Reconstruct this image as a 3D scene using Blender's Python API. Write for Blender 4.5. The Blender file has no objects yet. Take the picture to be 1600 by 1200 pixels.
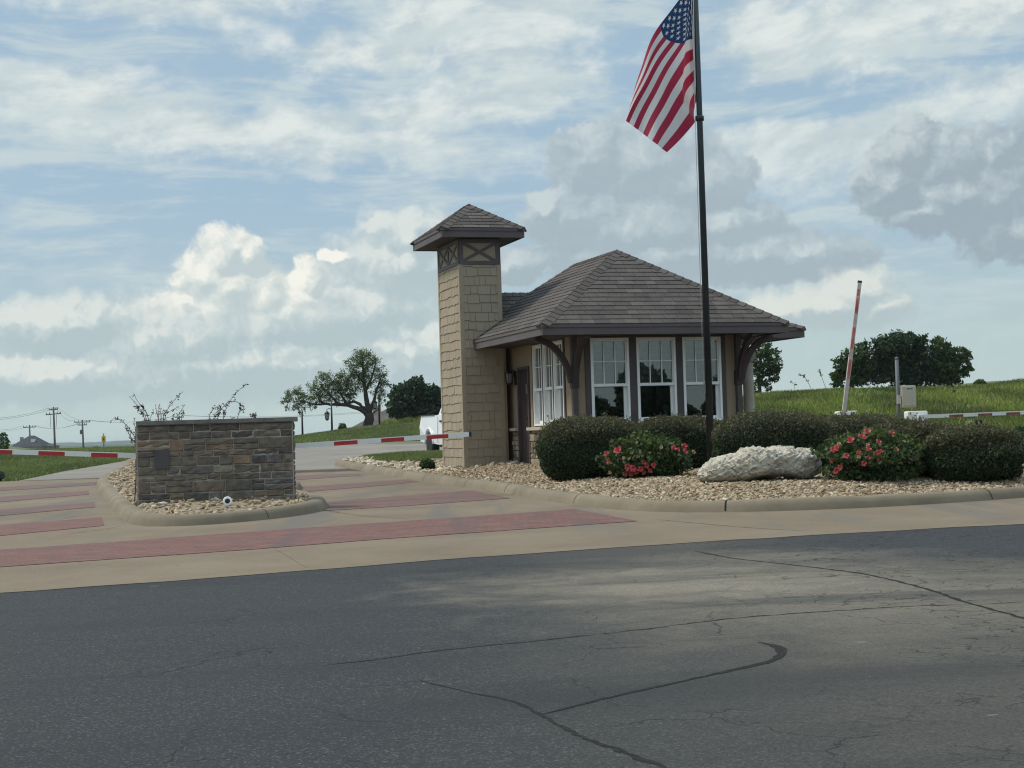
import bpy, bmesh, math, random
import numpy as np
from mathutils import Vector, Matrix, noise as mnoise

R = math.radians
random.seed(7)
rng = np.random.default_rng(11)
scene = bpy.context.scene
col = scene.collection

# ------------------------------------------------------------------ camera
F = 2400.0; ROLL = R(1.7); PITCH = R(1.757); EYE = 1.25
cf = Vector((0, math.cos(PITCH), math.sin(PITCH)))
r0 = Vector((1, 0, 0)); u0 = r0.cross(cf)
cr = math.cos(ROLL) * r0 - math.sin(ROLL) * u0
cu = math.cos(ROLL) * u0 + math.sin(ROLL) * r0
CAM = Vector((0, 0, EYE))
cd = bpy.data.cameras.new('camera'); co = bpy.data.objects.new('camera', cd); col.objects.link(co)
cd.sensor_width = 36; cd.lens = F / 1600 * 36; cd.clip_end = 20000; cd.clip_start = 0.1
m3 = Matrix((cr, cu, -cf)).transposed()
co.matrix_world = Matrix.Translation(CAM) @ m3.to_4x4()
scene.camera = co

def ray(px, py):
    return cf + cr * ((px - 800) / F) + cu * ((600 - py) / F)
def at(px, py, d):
    r = ray(px, py); return CAM + r * (d / r.y)
def G(y):
    return float(np.interp(y, [13, 35, 58, 80, 100, 150, 300, 1000, 6500], [0, .297, .56, .88, .95, .6, -4, -10, -14]))
def gnd(px, py, fn=None):
    fn = fn or (lambda x, y: G(y))
    r = ray(px, py); lo, hi = 2.0, 120.0
    for _ in range(50):
        m = (lo + hi) / 2; p = CAM + r * (m / r.y)
        if p.z > fn(p.x, p.y): lo = m
        else: hi = m
    return CAM + r * (lo / r.y)

# ------------------------------------------------------------------ node helper
class NT:
    def __init__(s, tree): s.t = tree; tree.nodes.clear()
    def n(s, typ, ins=None, **props):
        nd = s.t.nodes.new(typ)
        for k, v in props.items(): setattr(nd, k, v)
        for k, v in (ins or {}).items():
            sk = nd.inputs[k]
            if isinstance(v, bpy.types.NodeSocket): s.t.links.new(v, sk)
            elif isinstance(v, bpy.types.Node): s.t.links.new(v.outputs[0], sk)
            else: sk.default_value = v
        return nd
    def math(s, op, a, b=0.0, c=0.0, clamp=False):
        return s.n('ShaderNodeMath', {0: a, 1: b, 2: c}, operation=op, use_clamp=clamp).outputs[0]
    def vm(s, op, a, b=(0, 0, 0), c=(0, 0, 0), out=0):
        return s.n('ShaderNodeVectorMath', {0: a, 1: b, 2: c}, operation=op).outputs[out]
    def length(s, a): return s.n('ShaderNodeVectorMath', {0: a}, operation='LENGTH').outputs['Value']
    def mix(s, f, a, b, blend='MIX'):
        nd = s.t.nodes.new('ShaderNodeMix'); nd.data_type = 'RGBA'; nd.blend_type = blend; nd.clamp_factor = True
        for k, v in ((0, f), (6, a), (7, b)):
            sk = nd.inputs[k]
            if isinstance(v, bpy.types.NodeSocket): s.t.links.new(v, sk)
            elif isinstance(v, bpy.types.Node): s.t.links.new(v.outputs[0], sk)
            else: sk.default_value = (tuple(v) + (1,))[:4] if not isinstance(v, (int, float)) else v
        return nd.outputs[2]
    def noise(s, vec, scale, detail=4, rough=.55, dist=0.0, typ='FBM'):
        return s.n('ShaderNodeTexNoise', {'Vector': vec, 'Scale': scale, 'Detail': detail, 'Roughness': rough, 'Distortion': dist}, noise_type=typ).outputs[0]
    def rng(s, v, a, b, c=0.0, d=1.0, smooth=True):
        return s.n('ShaderNodeMapRange', {0: v, 1: a, 2: b, 3: c, 4: d}, interpolation_type='SMOOTHSTEP' if smooth else 'LINEAR', clamp=True).outputs[0]
    def ramp(s, f, stops):
        nd = s.n('ShaderNodeValToRGB', {0: f}); e = nd.color_ramp.elements
        while len(e) < len(stops): e.new(.5)
        for el, (p, c) in zip(e, stops): el.position = p; el.color = tuple(c) + (1,)
        return nd.outputs[0]
    def obj(s): return s.n('ShaderNodeTexCoord').outputs['Object']
    def isl(s): return s.n('ShaderNodeNewGeometry').outputs['Random Per Island']
    def wpos(s): return s.n('ShaderNodeNewGeometry').outputs['Position']

MATS = {}
def mat(name, build):
    m = bpy.data.materials.new(name); m.use_nodes = True
    T = NT(m.node_tree); out = T.n('ShaderNodeOutputMaterial')
    sh = build(T)
    T.t.links.new(sh, out.inputs[0]); MATS[name] = m; return m
def princ(T, colr, rough=.8, bump=None, bs=.3, bd=.02, metal=0.0, spec=.5, **kw):
    ins = {'Base Color': colr if not isinstance(colr, tuple) else colr + (1,), 'Roughness': rough, 'Metallic': metal, 'Specular IOR Level': spec}
    if bump is not None:
        ins['Normal'] = T.n('ShaderNodeBump', {'Strength': bs, 'Distance': bd, 'Height': bump}).outputs[0]
    ins.update(kw)
    return T.n('ShaderNodeBsdfPrincipled', ins).outputs[0]
def scalec(c, k): return tuple(min(1, x * k) for x in c)

def simple(name, c, rough=.7, var=.15, scale=3.0, bs=.2, bd=.01, metal=0.0, spec=.4, bscale=None):
    def b(T):
        o = T.obj(); n = T.noise(o, scale, 5, .6)
        cc = T.ramp(n, [(.3, scalec(c, 1 - var)), (.7, scalec(c, 1 + var))])
        return princ(T, cc, rough, T.noise(o, bscale or scale * 8, 4, .6), bs, bd, metal, spec)
    return mat(name, b)
def island(name, stops, rough=.85, nscale=6.0, namp=.25, bscale=40.0, bs=.4, bd=.01, spec=.3, big=None):
    def b(T):
        o = T.obj()
        cc = T.ramp(T.isl(), stops)
        n = T.noise(o, nscale, 6, .65)
        k = T.rng(n, .3, .7, 1 - namp, 1 + namp, False)
        cc = T.mix(1.0, cc, T.n('ShaderNodeCombineColor', {0: k, 1: k, 2: k}).outputs[0], 'MULTIPLY')
        if big: cc = T.mix(T.rng(T.noise(o, big[0], 4, .6), .45, .7, 0, big[2]), cc, big[1])
        return princ(T, cc, rough, T.noise(o, bscale, 5, .65), bs, bd, 0, spec)
    return mat(name, b)
def leafmat(name, stops, trans=.25, rough=.55, spec=.3, patch=None):
    def b(T):
        cc = T.ramp(T.isl(), stops)
        if patch:
            k = T.rng(T.noise(T.vm('MULTIPLY', T.wpos(), patch[0]), 1.0, 4, .6), .34, .66, patch[1], patch[2])
            cc = T.mix(1.0, cc, T.n('ShaderNodeCombineColor', {0: k, 1: k, 2: T.math('POWER', k, .7)}).outputs[0], 'MULTIPLY')
        a = princ(T, cc, rough, None, spec=spec)
        t = T.n('ShaderNodeBsdfTranslucent', {0: T.mix(1.0, cc, (1.1, 1.25, .7), 'MULTIPLY')}).outputs[0]
        return T.n('ShaderNodeMixShader', {0: trans, 1: a, 2: t}).outputs[0]
    return mat(name, b)

# ---- materials
def m_asphalt(T):
    p = T.wpos(); sx = T.n('ShaderNodeSeparateXYZ', {0: p}); X_, Y_ = sx.outputs[0], sx.outputs[1]
    agg = T.n('ShaderNodeTexVoronoi', {'Vector': p, 'Scale': 105.0}).outputs['Color']
    aggv = T.n('ShaderNodeSeparateColor', {0: agg}).outputs[0]
    fine = T.noise(p, 45, 5, .75)
    base = T.ramp(aggv, [(0, (.013, .0145, .016)), (.6, (.022, .0245, .026)), (.85, (.040, .041, .041)), (1, (.120, .113, .100))])
    base = T.mix(T.rng(fine, .35, .72, 0, .6), base, (.031, .034, .035))
    nz = T.noise(p, .55, 6, .62, .7); nl = T.noise(p, 1.7, 6, .66, .8)
    # older, sun-bleached surface on the right; newer dark sealcoat left and beyond the long seam
    old = T.math('MULTIPLY', T.rng(T.math('MULTIPLY_ADD', nz, 3.2, X_), .7, 3.6), T.math('SUBTRACT', 1.0, T.math('MULTIPLY', T.rng(T.math('MULTIPLY_ADD', X_, .42, Y_), 15.0, 15.7), T.rng(X_, 1.5, 3.4))))
    base = T.mix(T.math('MULTIPLY', old, T.rng(aggv, .1, .95, .35, .9, False)), base, (.082, .073, .058))
    c1 = T.length(T.vm('MULTIPLY', T.vm('SUBTRACT', p, (1.45, 12.3, 0)), (.36, .46, 0)))
    c2 = T.length(T.vm('MULTIPLY', T.vm('SUBTRACT', p, (2.6, 11.0, 0)), (.30, .30, 0)))
    c3 = T.length(T.vm('MULTIPLY', T.vm('SUBTRACT', p, (2.3, 14.3, 0)), (.55, 1.2, 0)))
    w = None
    for c, a_ in ((c1, 1.0), (c2, .55), (c3, .55)):
        v = T.rng(T.math('MULTIPLY_ADD', nl, 1.3, c), .6, 1.75, a_, 0)
        w = v if w is None else T.math('MAXIMUM', w, v)
    base = T.mix(T.math('MULTIPLY', w, T.rng(aggv, .15, .9, .55, .95, False)), base, (.255, .217, .162))
    # dark oily and rubbered stretches along the driving line
    q = T.n('ShaderNodeVectorRotate', {'Vector': p, 'Angle': R(-9)}, rotation_type='Z_AXIS').outputs[0]
    dk = T.rng(T.noise(T.vm('MULTIPLY', q, (.22, 1.25, 1)), .9, 5, .55, .5), .50, .70, 0, .55)
    base = T.mix(dk, base, (.017, .0185, .020))
    sp = T.rng(T.noise(p, 1.15, 4, .6, .4), .66, .74, 0, .5)
    base = T.mix(sp, base, (.013, .014, .015))
    # alligator cracking on the right-hand side, hairline cracks elsewhere
    jit = T.n('ShaderNodeTexNoise', {'Vector': p, 'Scale': 5.0, 'Detail': 3.0}).outputs['Color']
    pj = T.vm('ADD', p, T.vm('MULTIPLY', T.vm('SUBTRACT', jit, (.5, .5, .5)), (.28, .28, 0)))
    vor = T.n('ShaderNodeTexVoronoi', {'Vector': pj, 'Scale': 4.6}, feature='DISTANCE_TO_EDGE').outputs['Distance']
    ck = T.rng(vor, .0, .04, 1, 0)
    cm = T.math('MULTIPLY', T.rng(T.noise(p, .8, 4, .55), .42, .56), T.rng(X_, .8, 2.4))
    ckm = T.math('MULTIPLY', T.math('MULTIPLY', ck, cm), T.rng(T.noise(p, 4, 3, .6), .38, .52))
    vor2 = T.n('ShaderNodeTexVoronoi', {'Vector': pj, 'Scale': .75}, feature='DISTANCE_TO_EDGE').outputs['Distance']
    ck2 = T.math('MULTIPLY', T.rng(vor2, .0, .0055, 1, 0), T.rng(T.noise(p, .9, 3, .6), .47, .55))
    ckm = T.math('MAXIMUM', ckm, T.math('MULTIPLY', ck2, .8))
    base = T.mix(ckm, base, (.007, .007, .007))
    # little pale scuffs and crumbs
    sc = T.rng(T.noise(T.vm('MULTIPLY', p, (1.0, 2.2, 1)), 3.4, 3, .5), .735, .76, 0, .5)
    cr_ = T.rng(T.n('ShaderNodeTexVoronoi', {'Vector': p, 'Scale': 7.0}).outputs['Distance'], .035, .05, .7, 0)
    base = T.mix(T.math('MAXIMUM', sc, T.math('MULTIPLY', cr_, T.rng(nl, .5, .6))), base, (.25, .23, .195))
    h = T.math('ADD', aggv, T.math('MULTIPLY', ckm, -3.0))
    return princ(T, base, .84, h, .4, .006, 0, .3)
mat('asphalt', m_asphalt)

def m_concrete(T):
    p = T.wpos()
    n1 = T.noise(p, .55, 6, .6, .5); n2 = T.noise(p, 9, 6, .7); n3 = T.noise(p, 70, 3, .7)
    c = T.ramp(n1, [(.3, (.146, .108, .068)), (.5, (.176, .134, .087)), (.72, (.212, .166, .112))])
    c = T.mix(T.rng(n2, .45, .72, 0, .35), c, (.20, .165, .125))
    c = T.mix(T.rng(n3, .5, .75, 0, .3), c, (.43, .38, .31))
    # grey tyre tracks down the drive lanes
    tr = T.noise(T.vm('MULTIPLY', p, (1.1, .12, 1)), 1.4, 4, .55, .4)
    c = T.mix(T.math('MULTIPLY', T.rng(tr, .48, .66, 0, .75), T.rng(T.n('ShaderNodeSeparateXYZ', {0: p}).outputs[1], 15.5, 21)), c, (.125, .113, .10))
    st = T.rng(T.noise(T.vm('MULTIPLY', p, (.5, 1.3, 1)), 1.6, 6, .68, .8), .52, .70, 0, .5)
    c = T.mix(st, c, (.17, .135, .095))
    sp = T.rng(T.n('ShaderNodeTexVoronoi', {'Vector': p, 'Scale': 2.6}).outputs['Distance'], .05, .10, .6, 0)
    c = T.mix(T.math('MULTIPLY', sp, T.rng(n1, .48, .55)), c, (.07, .06, .05))
    return princ(T, c, .85, T.math('ADD', n2, T.math('MULTIPLY', n3, .5)), .25, .006, 0, .3)
mat('concrete', m_concrete)

def m_old_road(T):
    p = T.wpos()
    c = T.ramp(T.noise(p, .35, 6, .6, .6), [(.3, (.165, .142, .118)), (.7, (.235, .206, .172))])
    c = T.mix(T.rng(T.noise(T.vm('MULTIPLY', p, (1.2, .2, 1)), .9, 4, .6), .5, .7, 0, .4), c, (.14, .13, .12))
    return princ(T, c, .85, T.noise(p, 40, 4, .7), .3, .01)
mat('old_road', m_old_road)

def m_brick(T):
    p = T.wpos()
    br = T.n('ShaderNodeTexBrick', {'Vector': p, 'Color1': (.165, .052, .040, 1), 'Color2': (.115, .040, .034, 1), 'Mortar': (.15, .10, .075, 1), 'Scale': 1.0, 'Mortar Size': .009, 'Brick Width': .22, 'Row Height': .11, 'Mortar Smooth': .3, 'Bias': 0.0})
    c = T.mix(T.rng(T.noise(p, 1.1, 5, .65), .40, .7, 0, .6), br.outputs[0], (.115, .058, .046))
    cell = T.n('ShaderNodeSeparateColor', {0: T.n('ShaderNodeTexVoronoi', {'Vector': T.vm('MULTIPLY', p, (4.5, 9, 1)), 'Scale': 1.0}).outputs['Color']}).outputs[0]
    c = T.mix(T.rng(cell, .55, 1, 0, .55), c, (.185, .080, .060)); c = T.mix(T.rng(cell, .35, 0, 0, .5), c, (.095, .04, .036))
    c = T.mix(T.rng(T.noise(p, 6, 6, .75), .52, .75, 0, .6), c, (.20, .135, .098))
    rows = T.noise(T.vm('MULTIPLY', p, (1.6, 13, 1)), 1.0, 4, .7)
    c = T.mix(T.rng(rows, .52, .70, 0, .6), c, (.21, .125, .095)); c = T.mix(T.rng(rows, .46, .32, 0, .6), c, (.07, .032, .028))
    sx = T.n('ShaderNodeSeparateXYZ', {0: p})
    dk = T.noise(T.vm('MULTIPLY', p, (1.2, .10, 1)), 1.3, 4, .55, .3)
    c = T.mix(T.rng(dk, .50, .66, 0, .65), c, (.085, .058, .055))
    fade = T.rng(sx.outputs[1], 19.5, 27, 0, .40)
    c = T.mix(fade, c, (.135, .092, .076))
    return princ(T, c, .85, br.outputs[1], -.3, .006)
mat('brick_paver', m_brick)

def m_kerb(T):
    p = T.wpos()
    c = T.ramp(T.noise(p, 1.2, 6, .65), [(.3, (.150, .120, .080)), (.55, (.205, .166, .112)), (.75, (.26, .215, .152))])
    c = T.mix(T.rng(T.noise(p, 14, 5, .7), .5, .75, 0, .45), c, (.15, .125, .09))
    return princ(T, c, .9, T.noise(p, 30, 5, .7), .35, .01)
mat('kerb', m_kerb)
mat('tar', lambda T: princ(T, T.ramp(T.noise(T.wpos(), 30, 5, .7), [(.3, (.015, .015, .015)), (.7, (.042, .040, .037))]), .95, None, spec=.08))

GRAV = [(0, (.13, .088, .052)), (.22, (.29, .212, .130)), (.5, (.40, .305, .195)), (.78, (.48, .385, .262)), (.93, (.24, .155, .095)), (1, (.62, .55, .44))]
def m_gravelbase(T):
    p = T.wpos()
    v = T.n('ShaderNodeTexVoronoi', {'Vector': p, 'Scale': 19.0})
    f = T.n('ShaderNodeSeparateColor', {0: v.outputs['Color']}).outputs[0]
    c = T.ramp(f, [(a, scalec(b, .8)) for a, b in GRAV])
    c = T.mix(T.rng(v.outputs['Distance'], .4, .8, 0, .75), c, (.06, .045, .03))
    return princ(T, c, .9, v.outputs['Distance'], -.8, .03)
mat('gravel_bed', m_gravelbase)
island('gravel', GRAV, .85, 22, .22, 60, .3, .004)
island('big_gravel', [(0, (.22, .16, .10)), (.3, (.38, .31, .215)), (.7, (.50, .42, .31)), (1, (.62, .55, .44))], .85, 18, .2, 60, .3, .004)

def m_ground(T):
    p = T.wpos()
    n = T.noise(p, .25, 6, .65); n2 = T.noise(T.vm('MULTIPLY', p, (1, .6, 1)), 3.0, 6, .7)
    c = T.ramp(n, [(.3, (.070, .092, .034)), (.5, (.100, .125, .044)), (.7, (.150, .160, .066))])
    c = T.mix(T.rng(n2, .4, .7, 0, .6), c, (.055, .075, .028))
    far = T.rng(T.n('ShaderNodeSeparateXYZ', {0: p}).outputs[1], 200, 420)
    f = T.noise(T.vm('MULTIPLY', p, (1, .25, 1)), .012, 5, .6)
    c = T.mix(far, c, T.ramp(f, [(.35, (.035, .055, .022)), (.5, (.09, .115, .04)), (.65, (.15, .15, .075))]))
    return princ(T, c, .9, n2, .4, .05)
mat('grass_ground', m_ground)
mat('farhill', lambda T: princ(T, T.ramp(T.noise(T.vm('MULTIPLY', T.wpos(), (1, .3, 2)), .01, 6, .7), [(.35, (.018, .034, .018)), (.65, (.05, .075, .03))]), .95))
leafmat('grass_blade', [(0, (.090, .120, .030)), (.35, (.140, .180, .046)), (.65, (.19, .220, .064)), (.85, (.25, .245, .10)), (1, (.36, .31, .17))], .4, patch=((.30, .16, .3), .55, 1.35))
leafmat('lawn_blade', [(0, (.105, .135, .050)), (.5, (.150, .180, .070)), (.9, (.205, .215, .10)), (1, (.29, .26, .15))], .3, patch=((.25, .08, .3), .75, 1.25))
leafmat('dry_stem', [(0, (.060, .036, .028)), (1, (.10, .06, .045))], .1)
leafmat('dry_leaf', [(0, (.016, .020, .014)), (1, (.045, .038, .028))], .1)
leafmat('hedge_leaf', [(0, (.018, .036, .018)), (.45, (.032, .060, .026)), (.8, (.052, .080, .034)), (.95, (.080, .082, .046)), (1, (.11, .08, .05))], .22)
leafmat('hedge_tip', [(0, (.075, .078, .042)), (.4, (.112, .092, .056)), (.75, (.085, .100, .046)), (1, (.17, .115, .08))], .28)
leafmat('rose_leaf', [(0, (.022, .044, .018)), (.5, (.044, .080, .028)), (.8, (.070, .110, .032)), (.95, (.12, .13, .045)), (1, (.16, .10, .06))], .25)
leafmat('petal', [(0, (.48, .045, .065)), (.5, (.58, .10, .115)), (1, (.66, .22, .21))], .3, .5)
leafmat('petal_faded', [(0, (.52, .24, .17)), (1, (.62, .36, .26))], .25, .6)
leafmat('oak_leaf', [(0, (.065, .090, .034)), (.5, (.105, .138, .050)), (.85, (.155, .182, .075)), (1, (.20, .22, .105))], .4)
leafmat('tree_leaf', [(0, (.030, .055, .020)), (.5, (.055, .092, .032)), (.85, (.090, .130, .045)), (1, (.14, .165, .065))], .35)
leafmat('dark_leaf', [(0, (.020, .040, .022)), (.6, (.036, .066, .034)), (1, (.07, .10, .048))], .3)
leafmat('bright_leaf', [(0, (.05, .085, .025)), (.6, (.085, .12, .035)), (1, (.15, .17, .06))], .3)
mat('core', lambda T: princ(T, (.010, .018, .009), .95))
simple('bark', (.052, .042, .034), .95, .35, 5, .8, .05)

SID = (.335, .278, .203)
def m_siding(T):
    o = T.obj()
    c = T.ramp(T.isl(), [(0, scalec(SID, .93)), (1, scalec(SID, 1.06))])
    n = T.noise(o, 1.3, 6, .65)
    c = T.mix(T.rng(n, .45, .75, 0, .35), c, (.27, .205, .135))
    w = T.noise(T.vm('MULTIPLY', o, (30, 30, 2.2)), 1.0, 4, .6)
    return princ(T, c, .8, w, .35, .008, 0, .3)
mat('siding', m_siding)
def m_stucco(T):
    o = T.obj()
    c = T.ramp(T.noise(o, 1.1, 6, .65), [(.3, (.27, .205, .135)), (.7, (.345, .272, .185))])
    return princ(T, c, .9, T.noise(o, 70, 4, .7), .3, .006, 0, .3)
mat('stucco', m_stucco)
simple('trim', (.078, .062, .060), .6, .18, 2.5, .15, .005)
simple('bracket_paint', (.052, .034, .034), .6, .2, 3, .2, .006)
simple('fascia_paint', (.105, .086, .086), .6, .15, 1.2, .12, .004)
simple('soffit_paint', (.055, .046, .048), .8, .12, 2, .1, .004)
SHG = [(0, (.066, .055, .051)), (.3, (.080, .067, .062)), (.6, (.092, .078, .071)), (.85, (.105, .090, .081)), (1, (.122, .105, .093))]
island('shingle', SHG, .9, 3.5, .18, 120, .5, .004, .25, (.55, (.115, .100, .088), .45))
simple('deck', (.06, .05, .048), .9)
def m_white(T):
    o = T.obj()
    c = T.mix(T.rng(T.noise(o, 5, 5, .7), .5, .75, 0, .3), (.86, .86, .84), (.68, .67, .64))
    return princ(T, c, .45, None, spec=.4)
mat('white_frame', m_white)
def m_glass(T):
    fr = T.n('ShaderNodeFresnel', {'IOR': 1.52})
    bmp = T.n('ShaderNodeBump', {'Strength': .03, 'Distance': .01, 'Height': T.noise(T.obj(), 1.2, 2, .5)}).outputs[0]
    gl = T.n('ShaderNodeBsdfGlossy', {'Color': (1, 1, 1, 1), 'Roughness': .0, 'Normal': bmp})
    tr = T.n('ShaderNodeBsdfTransparent', {'Color': (.62, .68, .68, 1)})
    f = T.math('MULTIPLY_ADD', fr, 1.4, .045, True)
    return T.n('ShaderNodeMixShader', {0: f, 1: tr, 2: gl}).outputs[0]
mat('glass', m_glass)
simple('blind', (.66, .66, .63), .7, .05)
simple('interior', (.20, .20, .20), .9, .1)
simple('desk', (.10, .075, .055), .6, .2)
simple('door_paint', (.050, .036, .038), .45, .2, 4, .15, .004, 0, .4)
simple('black_metal', (.022, .022, .024), .45, .2, 6, .1, .003, .3)
simple('lamp_glass', (.22, .22, .21), .15, .1)
STN = [(0, (.095, .083, .073)), (.2, (.130, .113, .097)), (.42, (.165, .140, .112)), (.6, (.190, .158, .122)), (.74, (.145, .135, .126)), (.86, (.215, .170, .120)), (.93, (.255, .170, .112)), (.96, (.28, .24, .19)), (1, (.17, .15, .132))]
def m_stone(T):
    o = T.obj()
    c = T.ramp(T.isl(), STN)
    n = T.noise(o, 7, 7, .7); n2 = T.noise(T.vm('MULTIPLY', o, (1, 1, 3)), 3.2, 6, .65, .6)
    k = T.rng(n, .3, .72, .62, 1.4, False)
    c = T.mix(1.0, c, T.n('ShaderNodeCombineColor', {0: k, 1: k, 2: k}).outputs[0], 'MULTIPLY')
    c = T.mix(T.rng(n2, .52, .75, 0, .5), c, (.20, .155, .10))
    c = T.mix(T.rng(T.noise(o, 2.2, 5, .6), .55, .75, 0, .4), c, (.10, .092, .086))
    return princ(T, c, .92, T.math('ADD', n, T.noise(o, 40, 5, .7)), .7, .018, 0, .2)
mat('stone', m_stone)
STL = [(0, (.14, .11, .08)), (.4, (.22, .18, .13)), (.7, (.30, .245, .175)), (1, (.36, .30, .22))]
island('pale_stone', STL, .9, 8, .3, 40, .6, .012)
simple('mortar', (.36, .325, .28), .95, .25, 8, .5, .008)
simple('capstone', (.165, .155, .140), .9, .3, 6, .4, .008)
simple('sill_stone', (.46, .41, .33), .85, .15, 6, .3, .005)
simple('plaque', (.072, .066, .070), .5, .15, 10)
def m_rock(T):
    o = T.obj()
    n1 = T.noise(o, 2.6, 8, .7, .8); n2 = T.noise(T.vm('MULTIPLY', o, (1, 1, 1.6)), 9, 8, .72, 1.0)
    c = T.ramp(n1, [(.25, (.38, .325, .235)), (.45, (.62, .56, .45)), (.7, (.74, .685, .57))])
    c = T.mix(T.rng(n2, .50, .66, 0, .85), c, (.13, .118, .10))
    c = T.mix(T.rng(T.noise(o, 1.4, 6, .6), .52, .7, 0, .55), c, (.33, .31, .28))
    od = T.vm('ADD', o, T.vm('MULTIPLY', T.n('ShaderNodeTexNoise', {'Vector': o, 'Scale': 4.0, 'Detail': 4.0}).outputs['Color'], (.22, .22, .22)))
    tl = T.n('ShaderNodeVectorRotate', {'Vector': od, 'Angle': R(-24)}, rotation_type='Y_AXIS').outputs[0]
    fi = T.noise(T.vm('MULTIPLY', tl, (4.5, 6, 26)), 1.0, 6, .72)
    c = T.mix(T.rng(fi, .525, .61, 0, .72), c, (.12, .108, .09))
    return princ(T, c, .95, T.math('ADD', n2, T.math('MULTIPLY', T.noise(o, 28, 6, .75), .6)), .9, .05, 0, .15)
mat('rock', m_rock)
def m_arm(c):
    def b(T):
        o = T.wpos(); cc = T.mix(T.rng(T.noise(o, 6, 5, .7), .5, .78, 0, .35), c, scalec(c, .62))
        return princ(T, cc, .45, None, spec=.4)
    return b
mat('arm_white', m_arm((.74, .74, .71)))
mat('arm_red', m_arm((.42, .028, .036)))
def m_faded(T):
    o = T.obj(); n = T.noise(T.vm('MULTIPLY', o, (6, 6, 2.2)), 1.0, 5, .65)
    return princ(T, T.ramp(n, [(.35, (.44, .045, .04)), (.55, (.52, .16, .14)), (.75, (.60, .40, .36))]), .6)
mat('faded_red', m_faded)
simple('faded_white', (.55, .47, .44), .6, .15, 6)
simple('rust_red', (.24, .085, .055), .7, .3, 7)
simple('grey_paint', (.115, .130, .135), .6, .15, 4)
simple('beige_paint', (.50, .46, .36), .55, .08, 3)
simple('ink', (.09, .08, .065), .7, .05)
simple('dark_plastic', (.02, .02, .022), .5, .1)
simple('pole_paint', (.016, .022, .028), .38, .25, 3, .12, .004, .0, .5)
simple('rope', (.55, .55, .52), .8, .1)
simple('column_paint', (.42, .39, .34), .8, .12, 2.2, .25, .006)
simple('ball_paint', (.30, .28, .275), .7, .12, 3)
def m_car(T):
    return princ(T, (.78, .79, .80), .28, None, spec=.5, **{'Coat Weight': .5, 'Coat Roughness': .05})
mat('white_paint', m_car)
simple('tyre', (.018, .018, .018), .85, .2, 8)
simple('rim', (.42, .43, .44), .35, .1, 8, .1, .003, .8)
simple('car_glass', (.012, .014, .016), .06, .05)
simple('wood_pole', (.105, .085, .068), .9, .25, 3)
simple('wire', (.05, .05, .052), .6, .1)
simple('sign_yellow', (.58, .36, .012), .5, .08)
simple('house_roof', (.105, .088, .078), .9, .25, .8)
simple('slate_roof', (.040, .044, .052), .9, .25, .8)
simple('house_wall', (.34, .28, .21), .9, .15, .6)
simple('house_white', (.7, .7, .68), .7, .05)

def m_flag(T):
    uv = T.n('ShaderNodeUVMap').outputs[0]
    s = T.n('ShaderNodeSeparateXYZ', {0: uv}); u, v = s.outputs[0], s.outputs[1]   # u along the fly, v down from the top
    st = T.math('MODULO', T.math('FLOOR', T.math('MULTIPLY', v, 13.0)), 2.0)
    c = T.mix(st, (.38, .030, .070), (.68, .66, .66))
    can = T.math('MULTIPLY', T.math('LESS_THAN', u, .4), T.math('LESS_THAN', v, 7 / 13))
    # 50 stars: two interleaved grids (6x5 and 5x4)
    cu_, cv_ = T.math('DIVIDE', u, .4), T.math('DIVIDE', v, 7 / 13)
    star = None
    for ox, oy, nx, ny in ((0, 0, 6, 5), (1, 1, 5, 4)):
        a = T.math('SUBTRACT', T.math('MULTIPLY', cu_, 6.0), .5 * ox)
        b = T.math('SUBTRACT', T.math('MULTIPLY', cv_, 5.0), .5 * oy)
        fx = T.math('SUBTRACT', T.math('FRACT', a), .5); fy = T.math('SUBTRACT', T.math('FRACT', b), .5)
        inn = T.math('MULTIPLY', T.math('MULTIPLY', T.math('GREATER_THAN', a, 0.0), T.math('LESS_THAN', a, float(nx))), T.math('MULTIPLY', T.math('GREATER_THAN', b, 0.0), T.math('LESS_THAN', b, float(ny))))
        ang = T.math('ARCTAN2', fx, T.math('MULTIPLY', fy, -1.0))
        seg = T.math('ABSOLUTE', T.math('SUBTRACT', T.math('FLOORED_MODULO', T.math('ADD', ang, R(36)), R(72)), R(36)))
        r = T.math('SQRT', T.math('ADD', T.math('MULTIPLY', fx, fx), T.math('MULTIPLY', fy, fy)))
        q = T.math('MULTIPLY', r, T.math('COSINE', T.math('SUBTRACT', R(54), T.math('MULTIPLY', seg, -1.0))))  # distance measured towards the notch line
        m = T.math('MULTIPLY', T.math('LESS_THAN', T.math('MULTIPLY', r, T.math('SINE', T.math('ADD', seg, R(18)))), .30 * math.sin(R(18))), inn)
        star = m if star is None else T.math('MAXIMUM', star, m)
    c = T.mix(can, c, T.mix(star, (.020, .050, .135), (.60, .60, .60)))
    wv = T.n('ShaderNodeTexWave', {'Vector': uv, 'Scale': 60.0}).outputs[1]
    a = princ(T, c, .75, wv, .1, .002, spec=.2, **{'Sheen Weight': .15})
    t = T.n('ShaderNodeBsdfTranslucent', {0: c}).outputs[0]
    return T.n('ShaderNodeMixShader', {0: .4, 1: a, 2: t}).outputs[0]
mat('flag_cloth', m_flag)

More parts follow.
